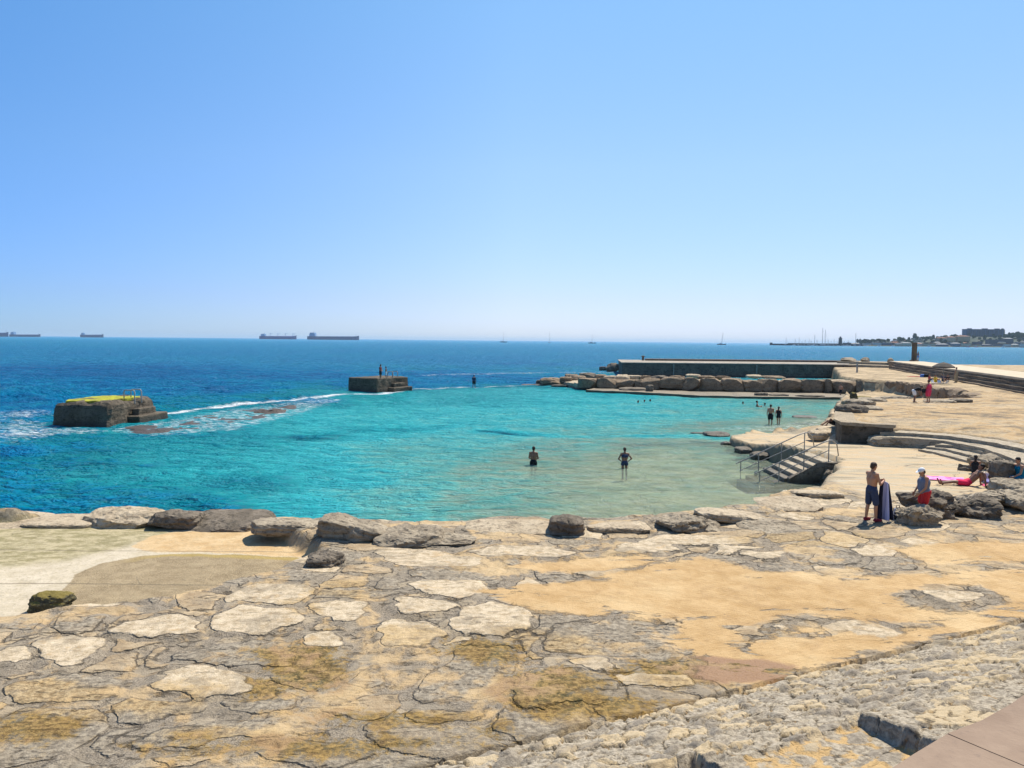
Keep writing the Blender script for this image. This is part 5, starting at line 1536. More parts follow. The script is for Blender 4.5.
for (u, s) in ((1004, 1.2), (1011, 1.5), (1016, 1.6), (1020, 1.4), (1026, 1.6), (1032, 1.5)):
    put_tree(3, u, 2400, s, "tall broad tree of the dark clump right of the hotel", "tall trees right of the hotel")
put_tree(2, 1000.5, 2465, 1.7, "slim tall tree standing at the right end of the hotel", None)
put_tree(2, 913.5, 2440, 1.35, "slim pointed tree rising above the wooded ridge", None)

# small craft off the town
M_RED = plain("red_buoy_paint", (.5, .05, .03), .5)
for (u, hm) in ((968, 0), (976, 0), (879, 1), (893, 1), (1003, 1), (929, 1), (808, 1)):
    p = PD(u, 346, 2120)
    r = empty("motor_boat", (p.x, 2120, 0))
    props(r, "small white motor boat moored off the far town" if hm else "small red-hulled boat moored off the far town", "boat", "white motor boats off the far town" if hm else "red boats off the far town")
    mb = MB(); mb.prism([(-5, -1.8), (2, -1.9), (6, 0), (2, 1.9), (-5, 1.8)], -.3, [1.6, 1.7, 2.3, 1.7, 1.6]); mb.build("hull", M_SAILHULL if hm else M_RED, r)
    mb = MB(); mb.box((-.8, 0, 2.5), (4, 2.6, 1.8), 0, 0, .8); mb.build("cabin", M_SAILHULL, r)

# ------------------------------------------------------------------ the air over the bay
q = NT("sea_haze")
pv = q.n("ShaderNodeVolumePrincipled", {"Color": (.62, .82, 1.0), "Density": 0.00005, "Anisotropy": 0.15})
q.t.links.new(pv.outputs[0], q.out.inputs["Volume"])
mb = MB(); mb.box((0, 20000, 45), (96000, 60000, 104)); hz_ = mb.build("haze", q.m)
props(hz_, "thin sea haze over the bay", kind="stuff")
hz_.display_type = 'WIRE'
# ------------------------------------------------------------------ people
def skin(name, c): return plain(name, c, .55, .08, 12, 0, 0, .35)
SK1 = skin("tanned_skin", (.42, .215, .125)); SK2 = skin("light_skin", (.52, .30, .20)); SK3 = skin("dark_tanned_skin", (.25, .125, .075))
def cloth(name, c): return plain(name, c, .9, .15, 20, .15)
C_NAVY = cloth("navy_cloth", (.035, .05, .10)); C_BLACK = cloth("black_cloth", (.015, .016, .02)); C_RED = cloth("red_cloth", (.55, .03, .03)); C_GREYT = cloth("grey_blue_cloth", (.16, .18, .24))
C_PINKRED = cloth("bright_pink_red_cloth", (.78, .02, .09)); C_TEAL = cloth("teal_cloth", (.0, .17, .28)); C_WHITE = cloth("white_cloth", (.72, .72, .72)); C_PINK = cloth("crimson_pink_cloth", (.62, .05, .12))
C_YEL = cloth("yellow_cloth", (.72, .50, .02)); C_BEIGE = cloth("beige_cloth", (.48, .37, .22)); C_LILAC = cloth("lilac_cloth", (.42, .38, .68)); C_HOT = cloth("hot_pink_towel", (.86, .22, .56)); C_BLUE = cloth("blue_cloth", (.10, .22, .55))
H_DARK = plain("dark_hair", (.018, .012, .009), .6, .3, 60, .3); H_BROWN = plain("brown_hair", (.065, .038, .022), .6, .3, 60, .3)
E_DARK = plain("dark_eye", (.01, .01, .01), .3)

STAND = dict(head=(0, -.02, 1.635), neck=(0, .015, 1.47), chest=(0, .01, 1.27), waist=(0, 0, 1.07), pelvis=(0, .015, .95),
             shl=(.185, .015, 1.415), shr=(-.185, .015, 1.415), ell=(.235, .04, 1.12), elr=(-.235, .04, 1.12), wrl=(.245, -.04, .87), wrr=(-.245, -.04, .87),
             hil=(.095, .01, .91), hir=(-.095, .01, .91), knl=(.10, -.015, .50), knr=(-.10, -.015, .50), anl=(.10, .03, .085), anr=(-.10, .03, .085))
def pose(base=STAND, **kw):
    d = {k: Vector(v) for k, v in base.items()}
    d.update({k: Vector(v) for k, v in kw.items()})
    return d


def remesh(o, vox, it=4):
    r = o.modifiers.new("skin_over", 'REMESH'); r.mode = 'VOXEL'; r.voxel_size = vox; r.use_smooth_shade = True
    s = o.modifiers.new("soften", 'SMOOTH'); s.iterations = it; s.factor = .5
    return o


def hand(mb, wr, el, J, side, curl=.5, aim=None):
    d = (wr - el).normalized() if aim is None else Vector(aim).normalized()
    out = Vector((side, 0, 0))
    pn = out - d * out.dot(d)
    pn = pn.normalized() if pn.length > .1 else Vector((0, -1, 0))
    across = d.cross(pn).normalized()
    if across.y > 0: across = -across
    pm = -pn
    base = wr + d * .02
    for k in range(4):
        mb.capsule(base + across * (.027 - .018 * k), base + d * .075 + across * (.031 - .021 * k), .013, .0125, 8)
    Ls = (.068, .076, .070, .055)
    for k in range(4):
        a = base + d * .075 + across * (.031 - .021 * k)
        b = a + (d * math.cos(curl * .6) + pm * math.sin(curl * .6)) * Ls[k] * .55
        c = b + (d * math.cos(curl * 1.6) + pm * math.sin(curl * 1.6)) * Ls[k] * .5
        mb.capsule(a, b, .0095, .009, 8); mb.capsule(b, c, .009, .0075, 8)
    t0 = base + across * .025 + pm * .005
    t1 = t0 + (d * .6 + across * .75).normalized() * .042; t2 = t1 + (d * .85 + across * .2 + pm * .4).normalized() * .032
    mb.capsule(t0, t1, .0125, .0105, 8); mb.capsule(t1, t2, .0105, .008, 8)


def orient(J):
    """directions of the figure: right across the shoulders, up the neck, facing"""
    sx = (J['shl'] - J['shr']).normalized()
    up = (J['head'] - J['neck']).normalized()
    return sx, up


def person(loc, rz, J, label, skin_m, hair_m, clothes, H=1.75, level=1, female=False, stout=1.0, face=(0, -1, 0), group=None, hair_long=False, hat=None, shoes=None, curl=.5, aim=None):
    """level 2: near the viewer, 1: middle distance, 0: far away"""
    r = empty("person", loc, rz)
    props(r, label, "person", group)
    sc = H / 1.75
    r.scale = (sc, sc, sc)
    vox = (.02, .014, .0075)[level]
    mb = MB()
    b = stout
    mb.capsule(J['pelvis'] + Vector((.045, 0, .0)), J['waist'] + Vector((.03, 0, 0)), .118 * b, .108 * b); mb.capsule(J['pelvis'] - Vector((.045, 0, .0)), J['waist'] - Vector((.03, 0, 0)), .118 * b, .108 * b)
    cw = (J['shl'] - J['shr']) * .20
    mb.capsule(J['waist'] + cw * .6, J['chest'] + cw, .104 * b, .118 * b); mb.capsule(J['waist'] - cw * .6, J['chest'] - cw, .104 * b, .118 * b)
    mid = (J['shl'] + J['shr']) / 2
    mb.capsule(J['chest'] + cw, mid + cw * .9, .116 * b, .075); mb.capsule(J['chest'] - cw, mid - cw * .9, .116 * b, .075)
    mb.capsule(mid, J['shl'], .068, .062); mb.capsule(mid, J['shr'], .068, .062)
    mb.capsule(mid, J['neck'], .075, .055); mb.capsule(J['neck'], J['head'] - (J['head'] - J['neck']) * .35, .054, .052)
    if female:
        f = Vector(face); f = Vector((0, -1, 0))
        for s in (1, -1): mb.ell(J['chest'] + Vector((s * .075, -.085, .03)), (.062, .055, .062))
    for s, S_ in ((1, 'l'), (-1, 'r')):
        mb.capsule(J['sh' + S_], J['el' + S_], .050 * (.9 + .1 * b), .039); mb.capsule(J['el' + S_], J['wr' + S_], .040, .027)
        mb.capsule(J['hi' + S_], J['kn' + S_], .088 * b, .056); 
        c_ = J['kn' + S_].lerp(J['an' + S_], .3) + Vector((0, .012, 0))
        mb.capsule(J['kn' + S_], c_, .054, .055); mb.capsule(c_, J['an' + S_], .055, .036)
        toe = J.get('to' + S_)
        if toe is None: toe = J['an' + S_] + Vector((s * .03, -.155, -.05))
        heel = J['an' + S_] + Vector((0, .035, -.045))
        mb.capsule(heel, toe, .034, .028); mb.capsule(J['an' + S_], J['an' + S_].lerp(toe, .55), .036, .032)
        if level >= 1: hand(mb, J['wr' + S_], J['el' + S_], J, s, curl, aim)
        else: mb.capsule(J['wr' + S_], J['wr' + S_] + (J['wr' + S_] - J['el' + S_]).normalized() * .12, .032, .026)
    # head with nose, brow, chin, ears
    up = (J['head'] - J['neck']).normalized()
    fd = Vector(face); fd = (fd - up * fd.dot(up)).normalized(); sd = fd.cross(up).normalized()
    Mh = Matrix((sd, fd, up)).transposed()
    hc = J['head']
    def hp(x, y, z): return hc + Mh @ Vector((x, y, z))
    mb.ell(hp(0, -.008, .022), (.077, .097, .093), Mh); mb.ell(hp(0, .018, -.045), (.056, .072, .075), Mh)
    mb.capsule(hp(0, .078, .012), hp(0, .104, -.022), .010, .015, 8)
    mb.capsule(hp(-.03, .083, .03), hp(.03, .083, .03), .012, .012, 8)
    mb.capsule(hp(-.018, .086, -.062), hp(.018, .086, -.062), .009, .009, 8)
    mb.ell(hp(0, .072, -.092), (.026, .024, .02), Mh)
    for s in (1, -1): mb.ell(hp(s * .079, -.008, -.008), (.012, .022, .033), Mh)
    body = mb.build("body", skin_m, r)
    remesh(body, vox, 3)
    if level == 2:
        for s in (1, -1):
            e = MB(); e.ell(hp(s * .030, .084, .008), (.012, .008, .008), Mh, 10, 6); e.build("eye", E_DARK, r)
    if hair_m is not None:
        mb = MB()
        mb.ell(hp(0, -.020, .040), (.088, .100, .090), Mh); mb.ell(hp(0, -.050, -.01), (.078, .066, .085), Mh)
        if hair_long:
            mb.capsule(hp(0, -.075, 0), hp(0, -.10, -.20), .068, .045); 
        # keep the face free
        o = mb.build("hair", hair_m, r); remesh(o, max(vox, .010), 2)
    if hat is not None:
        mb = MB(); mb.ell(hp(0, -.012, .055), (.096, .112, .085), Mh)
        brim = MB()
        n = 18; vs_ = []
        for i in range(n + 1):
            an = -math.pi * .5 + math.pi * i / n
            vs_.append(hp(.092 * math.sin(an), .05 + .13 * math.cos(an), .062 - .02 * abs(math.cos(an))))
        top = [v + up * .010 for v in vs_]
        brim.add(vs_ + top, [tuple(range(n, -1, -1)), tuple(range(n + 1, 2 * n + 2))] + [(i, i + 1, n + 2 + i, n + 1 + i) for i in range(n)] + [(n, 0, n + 1, 2 * n + 1)])
        o = mb.build("cap", hat, r); remesh(o, .009, 2)
        bo_ = brim.build("peak", hat, o)
    for kind, m in clothes:
        mb = MB(); nm = kind
        if kind in ('shorts', 'trunks', 'long_shorts', 'bikini_bottom', 'skirt'):
            f = dict(shorts=.62, trunks=.5, long_shorts=.86, bikini_bottom=.10, skirt=.5)[kind]
            fl = .018 if kind != 'bikini_bottom' else .010
            top = J['pelvis'].lerp(J['waist'], .55)
            for s in (1, -1):
                off = Vector((s * .045, 0, 0))
                mb.capsule(J['pelvis'] + off, top + off * .8, .118 * b + fl, .104 * b + fl)
            for S_ in 'lr':
                k_ = J['hi' + S_].lerp(J['kn' + S_], f)
                mb.capsule(J['hi' + S_], k_, .090 * b + fl, (.090 * (1 - f) + .058 * f) * b + fl + .014)
            if kind == 'skirt': mb.capsule(J['hil'].lerp(J['knl'], .3), J['hir'].lerp(J['knr'], .3), .12, .12)
            nm = 'shorts' if kind in ('long_shorts', 'shorts') else ('swim_trunks' if kind == 'trunks' else kind)
        elif kind in ('tank_top', 'shirt', 'swimsuit', 'dress', 'robe'):
            fl = .014
            for s in (1, -1):
                mb.capsule(J['pelvis'].lerp(J['waist'], .1) + Vector((s * .045, 0, 0)), J['waist'] + Vector((s * .03, 0, 0)), .118 * b + fl, .110 * b + fl)
                mb.capsule(J['waist'] + cw * .6 * s, J['chest'] + cw * s, .106 * b + fl, .118 * b + fl)
                mb.capsule(J['chest'] + cw * s, J['chest'].lerp(mid, .72) + cw * .9 * s, .117 * b + fl, .082 + fl)
                if female: mb.ell(J['chest'] + Vector((s * .075, -.085, .03)), (.074, .068, .072))
            if kind == 'swimsuit':
                for S_ in 'lr': mb.capsule(J['hi' + S_], J['hi' + S_].lerp(J['kn' + S_], .12), .092 * b + fl, .088 * b + fl)
            if kind == 'shirt':
                for S_ in 'lr': mb.capsule(J['sh' + S_], J['sh' + S_].lerp(J['el' + S_], .6), .064, .060)
            if kind in ('dress', 'robe'):
                f = .8 if kind == 'dress' else 1.0
                for S_ in 'lr': 
                    e_ = J['hi' + S_].lerp(J['kn' + S_], f)
                    mb.capsule(J['hi' + S_], e_, .11 * b + fl, .12)
                    if kind == 'robe': mb.capsule(e_, J['kn' + S_].lerp(J['an' + S_], .8), .12, .12)
                mb.capsule(J['hil'].lerp(J['knl'], f), J['hir'].lerp(J['knr'], f), .11, .11)
        elif kind == 'bikini_top':
            for s in (1, -1): mb.ell(J['chest'] + Vector((s * .075, -.09, .03)), (.066, .060, .062))
            mb.capsule(J['chest'] + cw * 1.05 + Vector((0, .02, .03)), J['chest'] - cw * 1.05 + Vector((0, .02, .03)), .119, .119, 16)
        elif kind == 'shoes':
            pass
        if mb.v:
            o = mb.build(nm, m, r); remesh(o, max(vox, .009), 2)
    if shoes is not None:
        for s, S_ in ((1, 'l'), (-1, 'r')):
            toe = J.get('to' + S_)
            if toe is None: toe = J['an' + S_] + Vector((s * .03, -.155, -.05))
            mb = MB(); mb.capsule(J['an' + S_] + Vector((0, .035, -.04)), toe + Vector((0, 0, .004)), .048, .042); mb.capsule(J['an' + S_] + Vector((0, .02, -.02)), J['an' + S_].lerp(toe, .5), .046, .042)
            o = mb.build("shoe", shoes, r); remesh(o, .010, 2)
    return r


def face_dir(x, y): return math.atan2(x, -y)   # turn about z that points local -y along (x, y)


# --- the pair on the right of the pavement
pm = PG(871, 521); gz = zat(pm.x, pm.y)
man = pose(shl=(.20, -.01, 1.41), ell=(.25, -.10, 1.14), wrl=(.12, -.36, 1.18), elr=(-.25, -.06, 1.14), wrr=(-.06, -.36, 1.20), head=(0, -.035, 1.635),
           anl=(.12, .08, .085), knl=(.11, .02, .50), anr=(-.12, -.06, .085), knr=(-.11, -.06, .50))
person((pm.x, pm.y, gz), face_dir(.95, .30), man, "bare-chested man in navy shorts standing on the rock and holding up a striped towel", SK1, H_BROWN,
       [('long_shorts', C_NAVY)], 1.79, 2, shoes=cloth("dark_red_shoes", (.22, .02, .035)), curl=1.1)
# towel: hangs in folds from his hands
def towel_mat():
    q = NT("striped_towel"); s = q.sep(q.obj())
    f = q.math('FRACT', q.math('MULTIPLY', q.math('ADD', s[0], 5.0), 3.3))
    st = q.math('MULTIPLY', q.math('GREATER_THAN', f, .42), q.math('LESS_THAN', f, .86))
    n = q.noise(q.obj(), 40, 3)
    st2 = q.math('GREATER_THAN', q.math('FRACT', q.math('MULTIPLY', q.math('ADD', s[0], 5.0), 16.5)), .8)
    c = q.mix(st, (.018, .02, .045), q.mix(q.math('MULTIPLY', st2, .5), (.52, .54, .80), (.20, .24, .55)))
    return q.pbr(c, .95, q.bump(n, .3, .01))
nx_, nz_ = 40, 40
tu = np.linspace(0, 1, nx_); tv = np.linspace(0, 1, nz_)
TU, TV = np.meshgrid(tu, tv)
wid = .30 + .22 * TV
X_ = (TU - .5) * wid + .05 * TV
Y_ = .07 * np.sin(TU * 17 + 1.2 * TV) * (.3 + TV) + .05 * np.sin(TU * 7) 
Z_ = 1.22 - 1.20 * TV - .10 * np.abs(TU - .45) * (1 - TV) * 2
tm = grid_mesh("beach_towel", X_, Y_, Z_)
hx_, hy_ = .95 / math.hypot(.95, .3), .3 / math.hypot(.95, .3)
to = link("beach_towel", tm, towel_mat()); to.location = (pm.x + hx_ * .43, pm.y + hy_ * .43 - .06, gz); to.rotation_euler = (0, 0, R(8))
so_ = to.modifiers.new("thickness", 'SOLIDIFY'); so_.thickness = .012
props(to, "dark and white striped towel hanging to the ground from the standing man's hands", "towel")

pw = PG(922, 521); gz2 = zat(pw.x, pw.y)
wom = pose(head=(0, -.07, 1.60), neck=(0, .0, 1.45), ell=(.24, -.04, 1.12), wrl=(.16, -.20, .92), elr=(-.24, -.04, 1.12), wrr=(-.16, -.20, .92), pelvis=(0, .06, .95), hil=(.10, .05, .91), hir=(-.10, .05, .91))
person((pw.x, pw.y, gz2), face_dir(-1, .05), wom, "stout woman in red shorts, grey top and white cap standing behind the craggy rocks", SK1, H_BROWN,
       [('tank_top', C_GREYT), ('shorts', C_RED)], 1.66, 2, True, 1.28, hat=C_WHITE, face=(0, -1, -.25))
# backpack on the ground
pb = PG(899, 520)
bp_ = empty("backpack", (pb.x, pb.y + .1, zat(pb.x, pb.y)), R(20)); props(bp_, "black and white patterned beach bag leaning on the craggy rocks behind the striped towel", "bag")
mb = MB(); mb.box((0, 0, .18), (.30, .18, .36), 0, 0, .85); o = mb.build("bag_body", None, bp_, .05, 3)
q = NT("patterned_bag_cloth"); vv = q.vor(q.obj(), 9.0); o.data.materials.append(q.pbr(q.mix(q.math('GREATER_THAN', vv, .66), (.02, .02, .022), (.5, .5, .5)), .85))
mb = MB(); mb.tube([(-.07, 0, .34), (-.06, 0, .43), (.06, 0, .43), (.07, 0, .34)], .012, 8); mb.build("handle", C_BLACK, bp_)

# --- sunbather and neighbours
ps_ = PG(966, 485.5); gz3 = zat(ps_.x, ps_.y)
recl = pose(head=(0, .50, .74), neck=(0, .46, .58), chest=(0, .33, .40), waist=(0, .16, .20), pelvis=(0, .02, .12), shl=(.185, .44, .53), shr=(-.185, .44, .53),
            ell=(.25, .56, .29), elr=(-.25, .56, .29), wrl=(.26, .58, .05), wrr=(-.26, .58, .05), hil=(.095, -.02, .11), hir=(-.095, -.02, .11), knl=(.10, -.46, .14), knr=(-.11, -.46, .12),
            anl=(.12, -.88, .07), anr=(-.10, -.90, .06), tol=(.16, -.94, .21), tor=(-.14, -.96, .20))
person((ps_.x, ps_.y, gz3), face_dir(-.97, .22), recl, "man in bright pink-red swim trunks reclining on his arms on the smooth slab", SK3, H_DARK, [('trunks', C_PINKRED)], 1.78, 2, aim=(0, .6, -.5))
pt = PG(951, 481.5)
def flat_towel(c, w, l, rz, m, label, name="beach_towel"):
    X_, Y_ = np.meshgrid(np.linspace(-w / 2, w / 2, 30), np.linspace(-l / 2, l / 2, 40))
    Z_ = .03 + .022 * fbm(X_ * 3 + c[0], Y_ * 3, 601, 3) + .02 * (np.abs(X_) > w * .46)
    o = link(name, grid_mesh(name, X_, Y_, Z_), m); o.location = c; o.rotation_euler = (0, 0, rz)
    s = o.modifiers.new("thickness", 'SOLIDIFY'); s.thickness = .02
    props(o, label, "towel"); return o
q = NT("pink_patterned_towel"); f_ = q.math('GREATER_THAN', q.noise(q.stretch(q.obj(), (4, 1, 1)), 2.0, 2), .55)
m_pt = q.pbr(q.mix(f_, (.85, .33, .62), (.80, .07, .30)), .95)
flat_towel((pt.x, pt.y + .45, zat(pt.x, pt.y)), .9, 1.5, R(70), m_pt, "pink beach towel spread on the slab behind the reclining man's legs")
# the companion lying down behind the man: only hair and a bag show
pg = PG(991, 483)
bg_ = empty("straw_bag", (pg.x, pg.y + .3, zat(pg.x, pg.y)), R(15)); props(bg_, "round white and brown straw beach bag standing behind the reclining man's head", "bag")
mb = MB(); n = 18
mb.tube([(0, 0, 0), (0, 0, .03), (0, 0, .22), (0, 0, .36)], [.14, .20, .24, .19], 18); o = mb.build("bag_body", None, bg_)
q = NT("straw_weave"); w_ = q.math('GREATER_THAN', q.math('FRACT', q.math('MULTIPLY', q.math('ADD', q.sep(q.obj())[0], 3.0), 6.0)), .55)
o.data.materials.append(q.pbr(q.mix(w_, (.52, .46, .42), (.24, .13, .08)), .9, q.bump(q.noise(q.obj(), 30), .3, .01)))
for s in (.06, -.06):
    mb = MB(); mb.tube([(-.12, s, .33), (-.09, s, .48), (0, s, .54), (.09, s, .48), (.12, s, .33)], .012, 8); mb.build("handle", C_BEIGE, bg_)
pd_ = PG(985.5, 477.5); sit = pose(head=(0, .05, .82), neck=(0, .04, .64), chest=(0, .03, .45), waist=(0, .03, .26), pelvis=(0, .02, .12), shl=(.17, .03, .58), shr=(-.17, .03, .58), ell=(.24, -.1, .36), elr=(-.24, -.1, .36),
            wrl=(.12, -.32, .36), wrr=(-.12, -.32, .36), hil=(.09, -.02, .12), hir=(-.09, -.02, .12), knl=(.13, -.38, .40), knr=(-.13, -.38, .40), anl=(.12, -.62, .08), anr=(-.12, -.62, .08))
person((pd_.x + .12, pd_.y + .9, zat(pd_.x, pd_.y)), face_dir(.6, .8), sit, "person with dark hair sitting hunched behind the reclining man and the straw bag", SK3, H_DARK, [('tank_top', C_BLACK), ('trunks', C_BLACK)], 1.5, 1, hair_long=True)
pl2 = PG(1000, 486)
mb = MB()
tw = empty("draped_towel", (pl2.x, pl2.y + .3, zat(pl2.x, pl2.y))); props(tw, "lilac striped towel heaped against the dark upright slab of rock", "towel")
X_, Y_ = np.meshgrid(np.linspace(-.36, .36, 30), np.linspace(-.3, .3, 26))
Z_ = np.clip(.46 * np.exp(-(X_ / .30) ** 2 - (Y_ / .26) ** 2) + .05 * fbm(X_ * 6, Y_ * 6, 611, 3), .015, 1)
q = NT("lilac_striped_cloth"); f_ = q.math('GREATER_THAN', q.math('FRACT', q.math('MULTIPLY', q.math('ADD', q.sep(q.obj())[0], 3.0), 9.0)), .62)
link("cloth", grid_mesh("cloth", X_, Y_, Z_), q.pbr(q.mix(f_, (.48, .45, .78), (.16, .10, .36)), .95), tw)
flat_towel((pl2.x - .15, pl2.y - .12, zat(pl2.x, pl2.y)), .5, 1.1, R(80), cloth("rose_towel", (.66, .10, .22)), "thin rose-red towel under the lilac heap beside the dark upright slab")
flat_towel((ps_.x + .95, ps_.y - .25, zat(ps_.x + .95, ps_.y - .25)), .35, .5, R(75), C_BEIGE, "small tan cloth lying by the reclining man's hands")

pz = PG(1021, 492); gz4 = zat(pz.x, pz.y)
boulder(1024, 497, 32, 15, 1.1, "low grey rock the woman in teal sits on at the right edge", M_BOULDER, 1.0, 3, .15)
seat = pose(head=(0, -.10, 1.22), neck=(0, -.05, 1.06), chest=(0, -.01, .87), waist=(0, .04, .68), pelvis=(0, .06, .54), shl=(.18, -.05, 1.0), shr=(-.18, -.05, 1.0), ell=(.24, -.18, .74), elr=(-.24, -.18, .74),
            wrl=(.20, -.46, .60), wrr=(-.20, -.40, .50), hil=(.10, .02, .52), hir=(-.10, .02, .52), knl=(.14, -.42, .52), knr=(-.12, -.40, .50), anl=(.16, -.56, .09), anr=(-.12, -.52, .09))
person((pz.x - .02, pz.y + .1, gz4), face_dir(-.95, -.15), seat, "woman in a teal dress sitting on a rock at the right edge of the photo", SK1, H_DARK, [('dress', C_TEAL)], 1.68, 2, True, 1.05)

# --- bathers
def wader(u, v, sub, rz, J, label, sk, hr, cl, H=1.72, **kw):
    """(u, v): where the body meets the water; sub: how much of it is under water"""
    p = P(u, v, 0)
    return person((p.x, p.y, -sub), rz, J, label, sk, hr, cl, H, **kw)


arms_front = pose(ell=(.25, -.02, 1.14), wrl=(.06, -.20, 1.02), elr=(-.25, -.02, 1.14), wrr=(-.06, -.20, 1.04))
wader(533.5, 464.5, .80, face_dir(.3, 1), arms_front, "bather in black trunks standing thigh-deep in the pool with both arms held in front", SK3, H_DARK, [('trunks', C_BLACK)], 1.75)
akimbo = pose(ell=(.36, .08, 1.16), wrl=(.16, .02, 1.0), elr=(-.36, .08, 1.16), wrr=(-.16, .02, 1.0))
wader(624.5, 467.5, .66, face_dir(-.15, 1), akimbo, "bather with hands on hips standing thigh-deep in the middle of the pool", SK3, H_BROWN, [('bikini_bottom', C_NAVY), ('bikini_top', C_NAVY)], 1.70, female=True)
walk = pose(anl=(.10, -.16, .085), knl=(.10, -.12, .50), anr=(-.10, .22, .12), knr=(-.10, .05, .50), ell=(.24, .10, 1.14), wrl=(.25, .10, .88), elr=(-.24, -.04, 1.13), wrr=(-.24, -.12, .89))
wader(770.3, 424.5, .22, face_dir(.35, 1), walk, "bare-backed man in dark shorts wading ankle-deep, left one of the pair near the terrace", SK1, H_DARK, [('shorts', C_BLACK)], 1.82)
wader(778.3, 424.5, .22, face_dir(.6, 1), walk, "person in a black one-piece wading ankle-deep beside the bare-backed man", SK2, H_BROWN, [('swimsuit', C_BLACK)], 1.66, female=True, hair_long=True)
wader(757.5, 406.3, .38, face_dir(1, -.3), sit, "bather sitting upright in the shallow water beyond the wading pair, body out to the waist", SK1, H_DARK, [('trunks', C_BLACK)], 1.8)
SWG = "swimmers with only their heads above the water"
swim = pose(head=(0, -.05, .18), neck=(0, .0, .03), chest=(0, .12, -.12), waist=(0, .26, -.24), pelvis=(0, .38, -.32), shl=(.18, .04, -.03), shr=(-.18, .04, -.03), ell=(.3, -.12, -.16), elr=(-.3, -.12, -.16), wrl=(.28, -.36, -.10), wrr=(-.28, -.36, -.10),
            hil=(.09, .42, -.33), hir=(-.09, .42, -.33), knl=(.12, .75, -.42), knr=(-.12, .75, -.44), anl=(.12, 1.1, -.42), anr=(-.12, 1.1, -.46), tol=(.13, 1.26, -.46), tor=(-.13, 1.26, -.5))
for (u, v, lab, rzx) in ((638, 403, "leftmost of three swimmers' dark heads in front of the breakwater", .3), (644.5, 402.3, "middle one of three swimmers' dark heads in front of the breakwater", -.2), (650, 401.8, "rightmost of three swimmers' dark heads in front of the breakwater", .6),
                         (743, 404.2, "swimmer alone in the water left of the sitting bather", -.5), (765, 405.5, "swimmer just right of the sitting bather", -1)):
    wader(u, v, 0.02, face_dir(rzx, -1), swim, lab, SK3, H_DARK, [('trunks', C_BLACK)], 1.8, group=SWG)
wader(840.5, 396.8, .15, face_dir(-.8, -.5), walk, "person in black shorts wading at the back corner of the pool below the block wall", SK1, H_DARK, [('shorts', C_BLACK)], 1.72, level=0)
wader(474, 388, .10, face_dir(.2, 1), pose(anl=(.16, 0, .085), anr=(-.16, 0, .085), knl=(.13, -.01, .5), knr=(-.13, -.01, .5)), "person in a dark shirt and shorts standing on the foaming sill beyond the pool", SK3, H_DARK, [('shirt', C_NAVY), ('shorts', C_BLACK)], 1.85, level=0)
pk = P(380.5, 379.3, 1.75)
person((pk.x, pk.y, 1.70), face_dir(.8, -.3), arms_front, "taller person in dark shorts standing on the grey platform, left of the two", SK3, H_DARK, [('shorts', C_BLACK), ('shirt', cloth("maroon_cloth", (.14, .03, .04)))], 1.82, level=0)
pk = P(386, 379.0, 1.75)
person((pk.x, pk.y, 1.70), face_dir(-.9, -.2), STAND and pose(), "shorter person in white shorts standing on the grey platform, right of the two", SK3, H_DARK, [('shorts', C_WHITE)], 1.55, level=0)

# --- terrace and far shore
p_ = PG(928, 402.5, 2.0); z_ = zat(p_.x, p_.y)
person((p_.x, p_.y, z_), face_dir(-.3, .9), pose(ell=(.3, .02, 1.14), wrl=(.22, -.1, .95), elr=(-.3, .02, 1.14)), "person in a crimson-pink dress walking below the block wall", SK1, H_DARK, [('dress', C_PINK)], 1.72, level=0, female=True, stout=1.3)
bagp = empty("shoulder_bag", (p_.x - .38, p_.y - .05, z_ + .75)); props(bagp, "dark shoulder bag hanging at the side of the person in the crimson-pink dress", "bag")
mb = MB(); mb.box((0, 0, .15), (.26, .14, .30), R(10)); mb.build("bag_body", C_BLACK, bagp, .04)
mb = MB(); mb.tube([(-.06, 0, .28), (.08, 0, .62), (.10, 0, .28)], .014, 6); mb.build("strap", C_BLACK, bagp)
p_ = PG(914.5, 402.5, 2.0); z_ = zat(p_.x, p_.y)
bend = pose(head=(0, -.46, 1.18), neck=(0, -.36, 1.14), chest=(0, -.22, 1.06), waist=(0, -.04, .98), pelvis=(0, .08, .90), shl=(.18, -.32, 1.10), shr=(-.18, -.32, 1.10), ell=(.2, -.38, .82), elr=(-.2, -.38, .82), wrl=(.14, -.46, .58), wrr=(-.14, -.46, .58), hil=(.095, .07, .86), hir=(-.095, .07, .86), knl=(.1, -.04, .48))
person((p_.x, p_.y, z_), face_dir(.9, -.1), bend, "person in black and white clothes bending forward below the block wall", SK3, H_DARK, [('shirt', C_BLACK), ('shorts', C_WHITE)], 1.72, level=0, face=(0, -.6, -.8))
p_ = PG(829, 428, 2.0)
lie = pose(recl, knl=(.10, -.34, .42), knr=(-.1, -.4, .30), anl=(.12, -.66, .07), anr=(-.1, -.78, .07), tol=(.14, -.80, .05), tor=(-.12, -.92, .05))
person((p_.x + .45, p_.y + .3, zat(p_.x, p_.y) + .12), face_dir(-1, -.25), lie, "sunbather with bent bare legs lying on the ledge at the terrace wall's pool corner", SK3, H_DARK, [('trunks', C_BLACK)], 1.75)

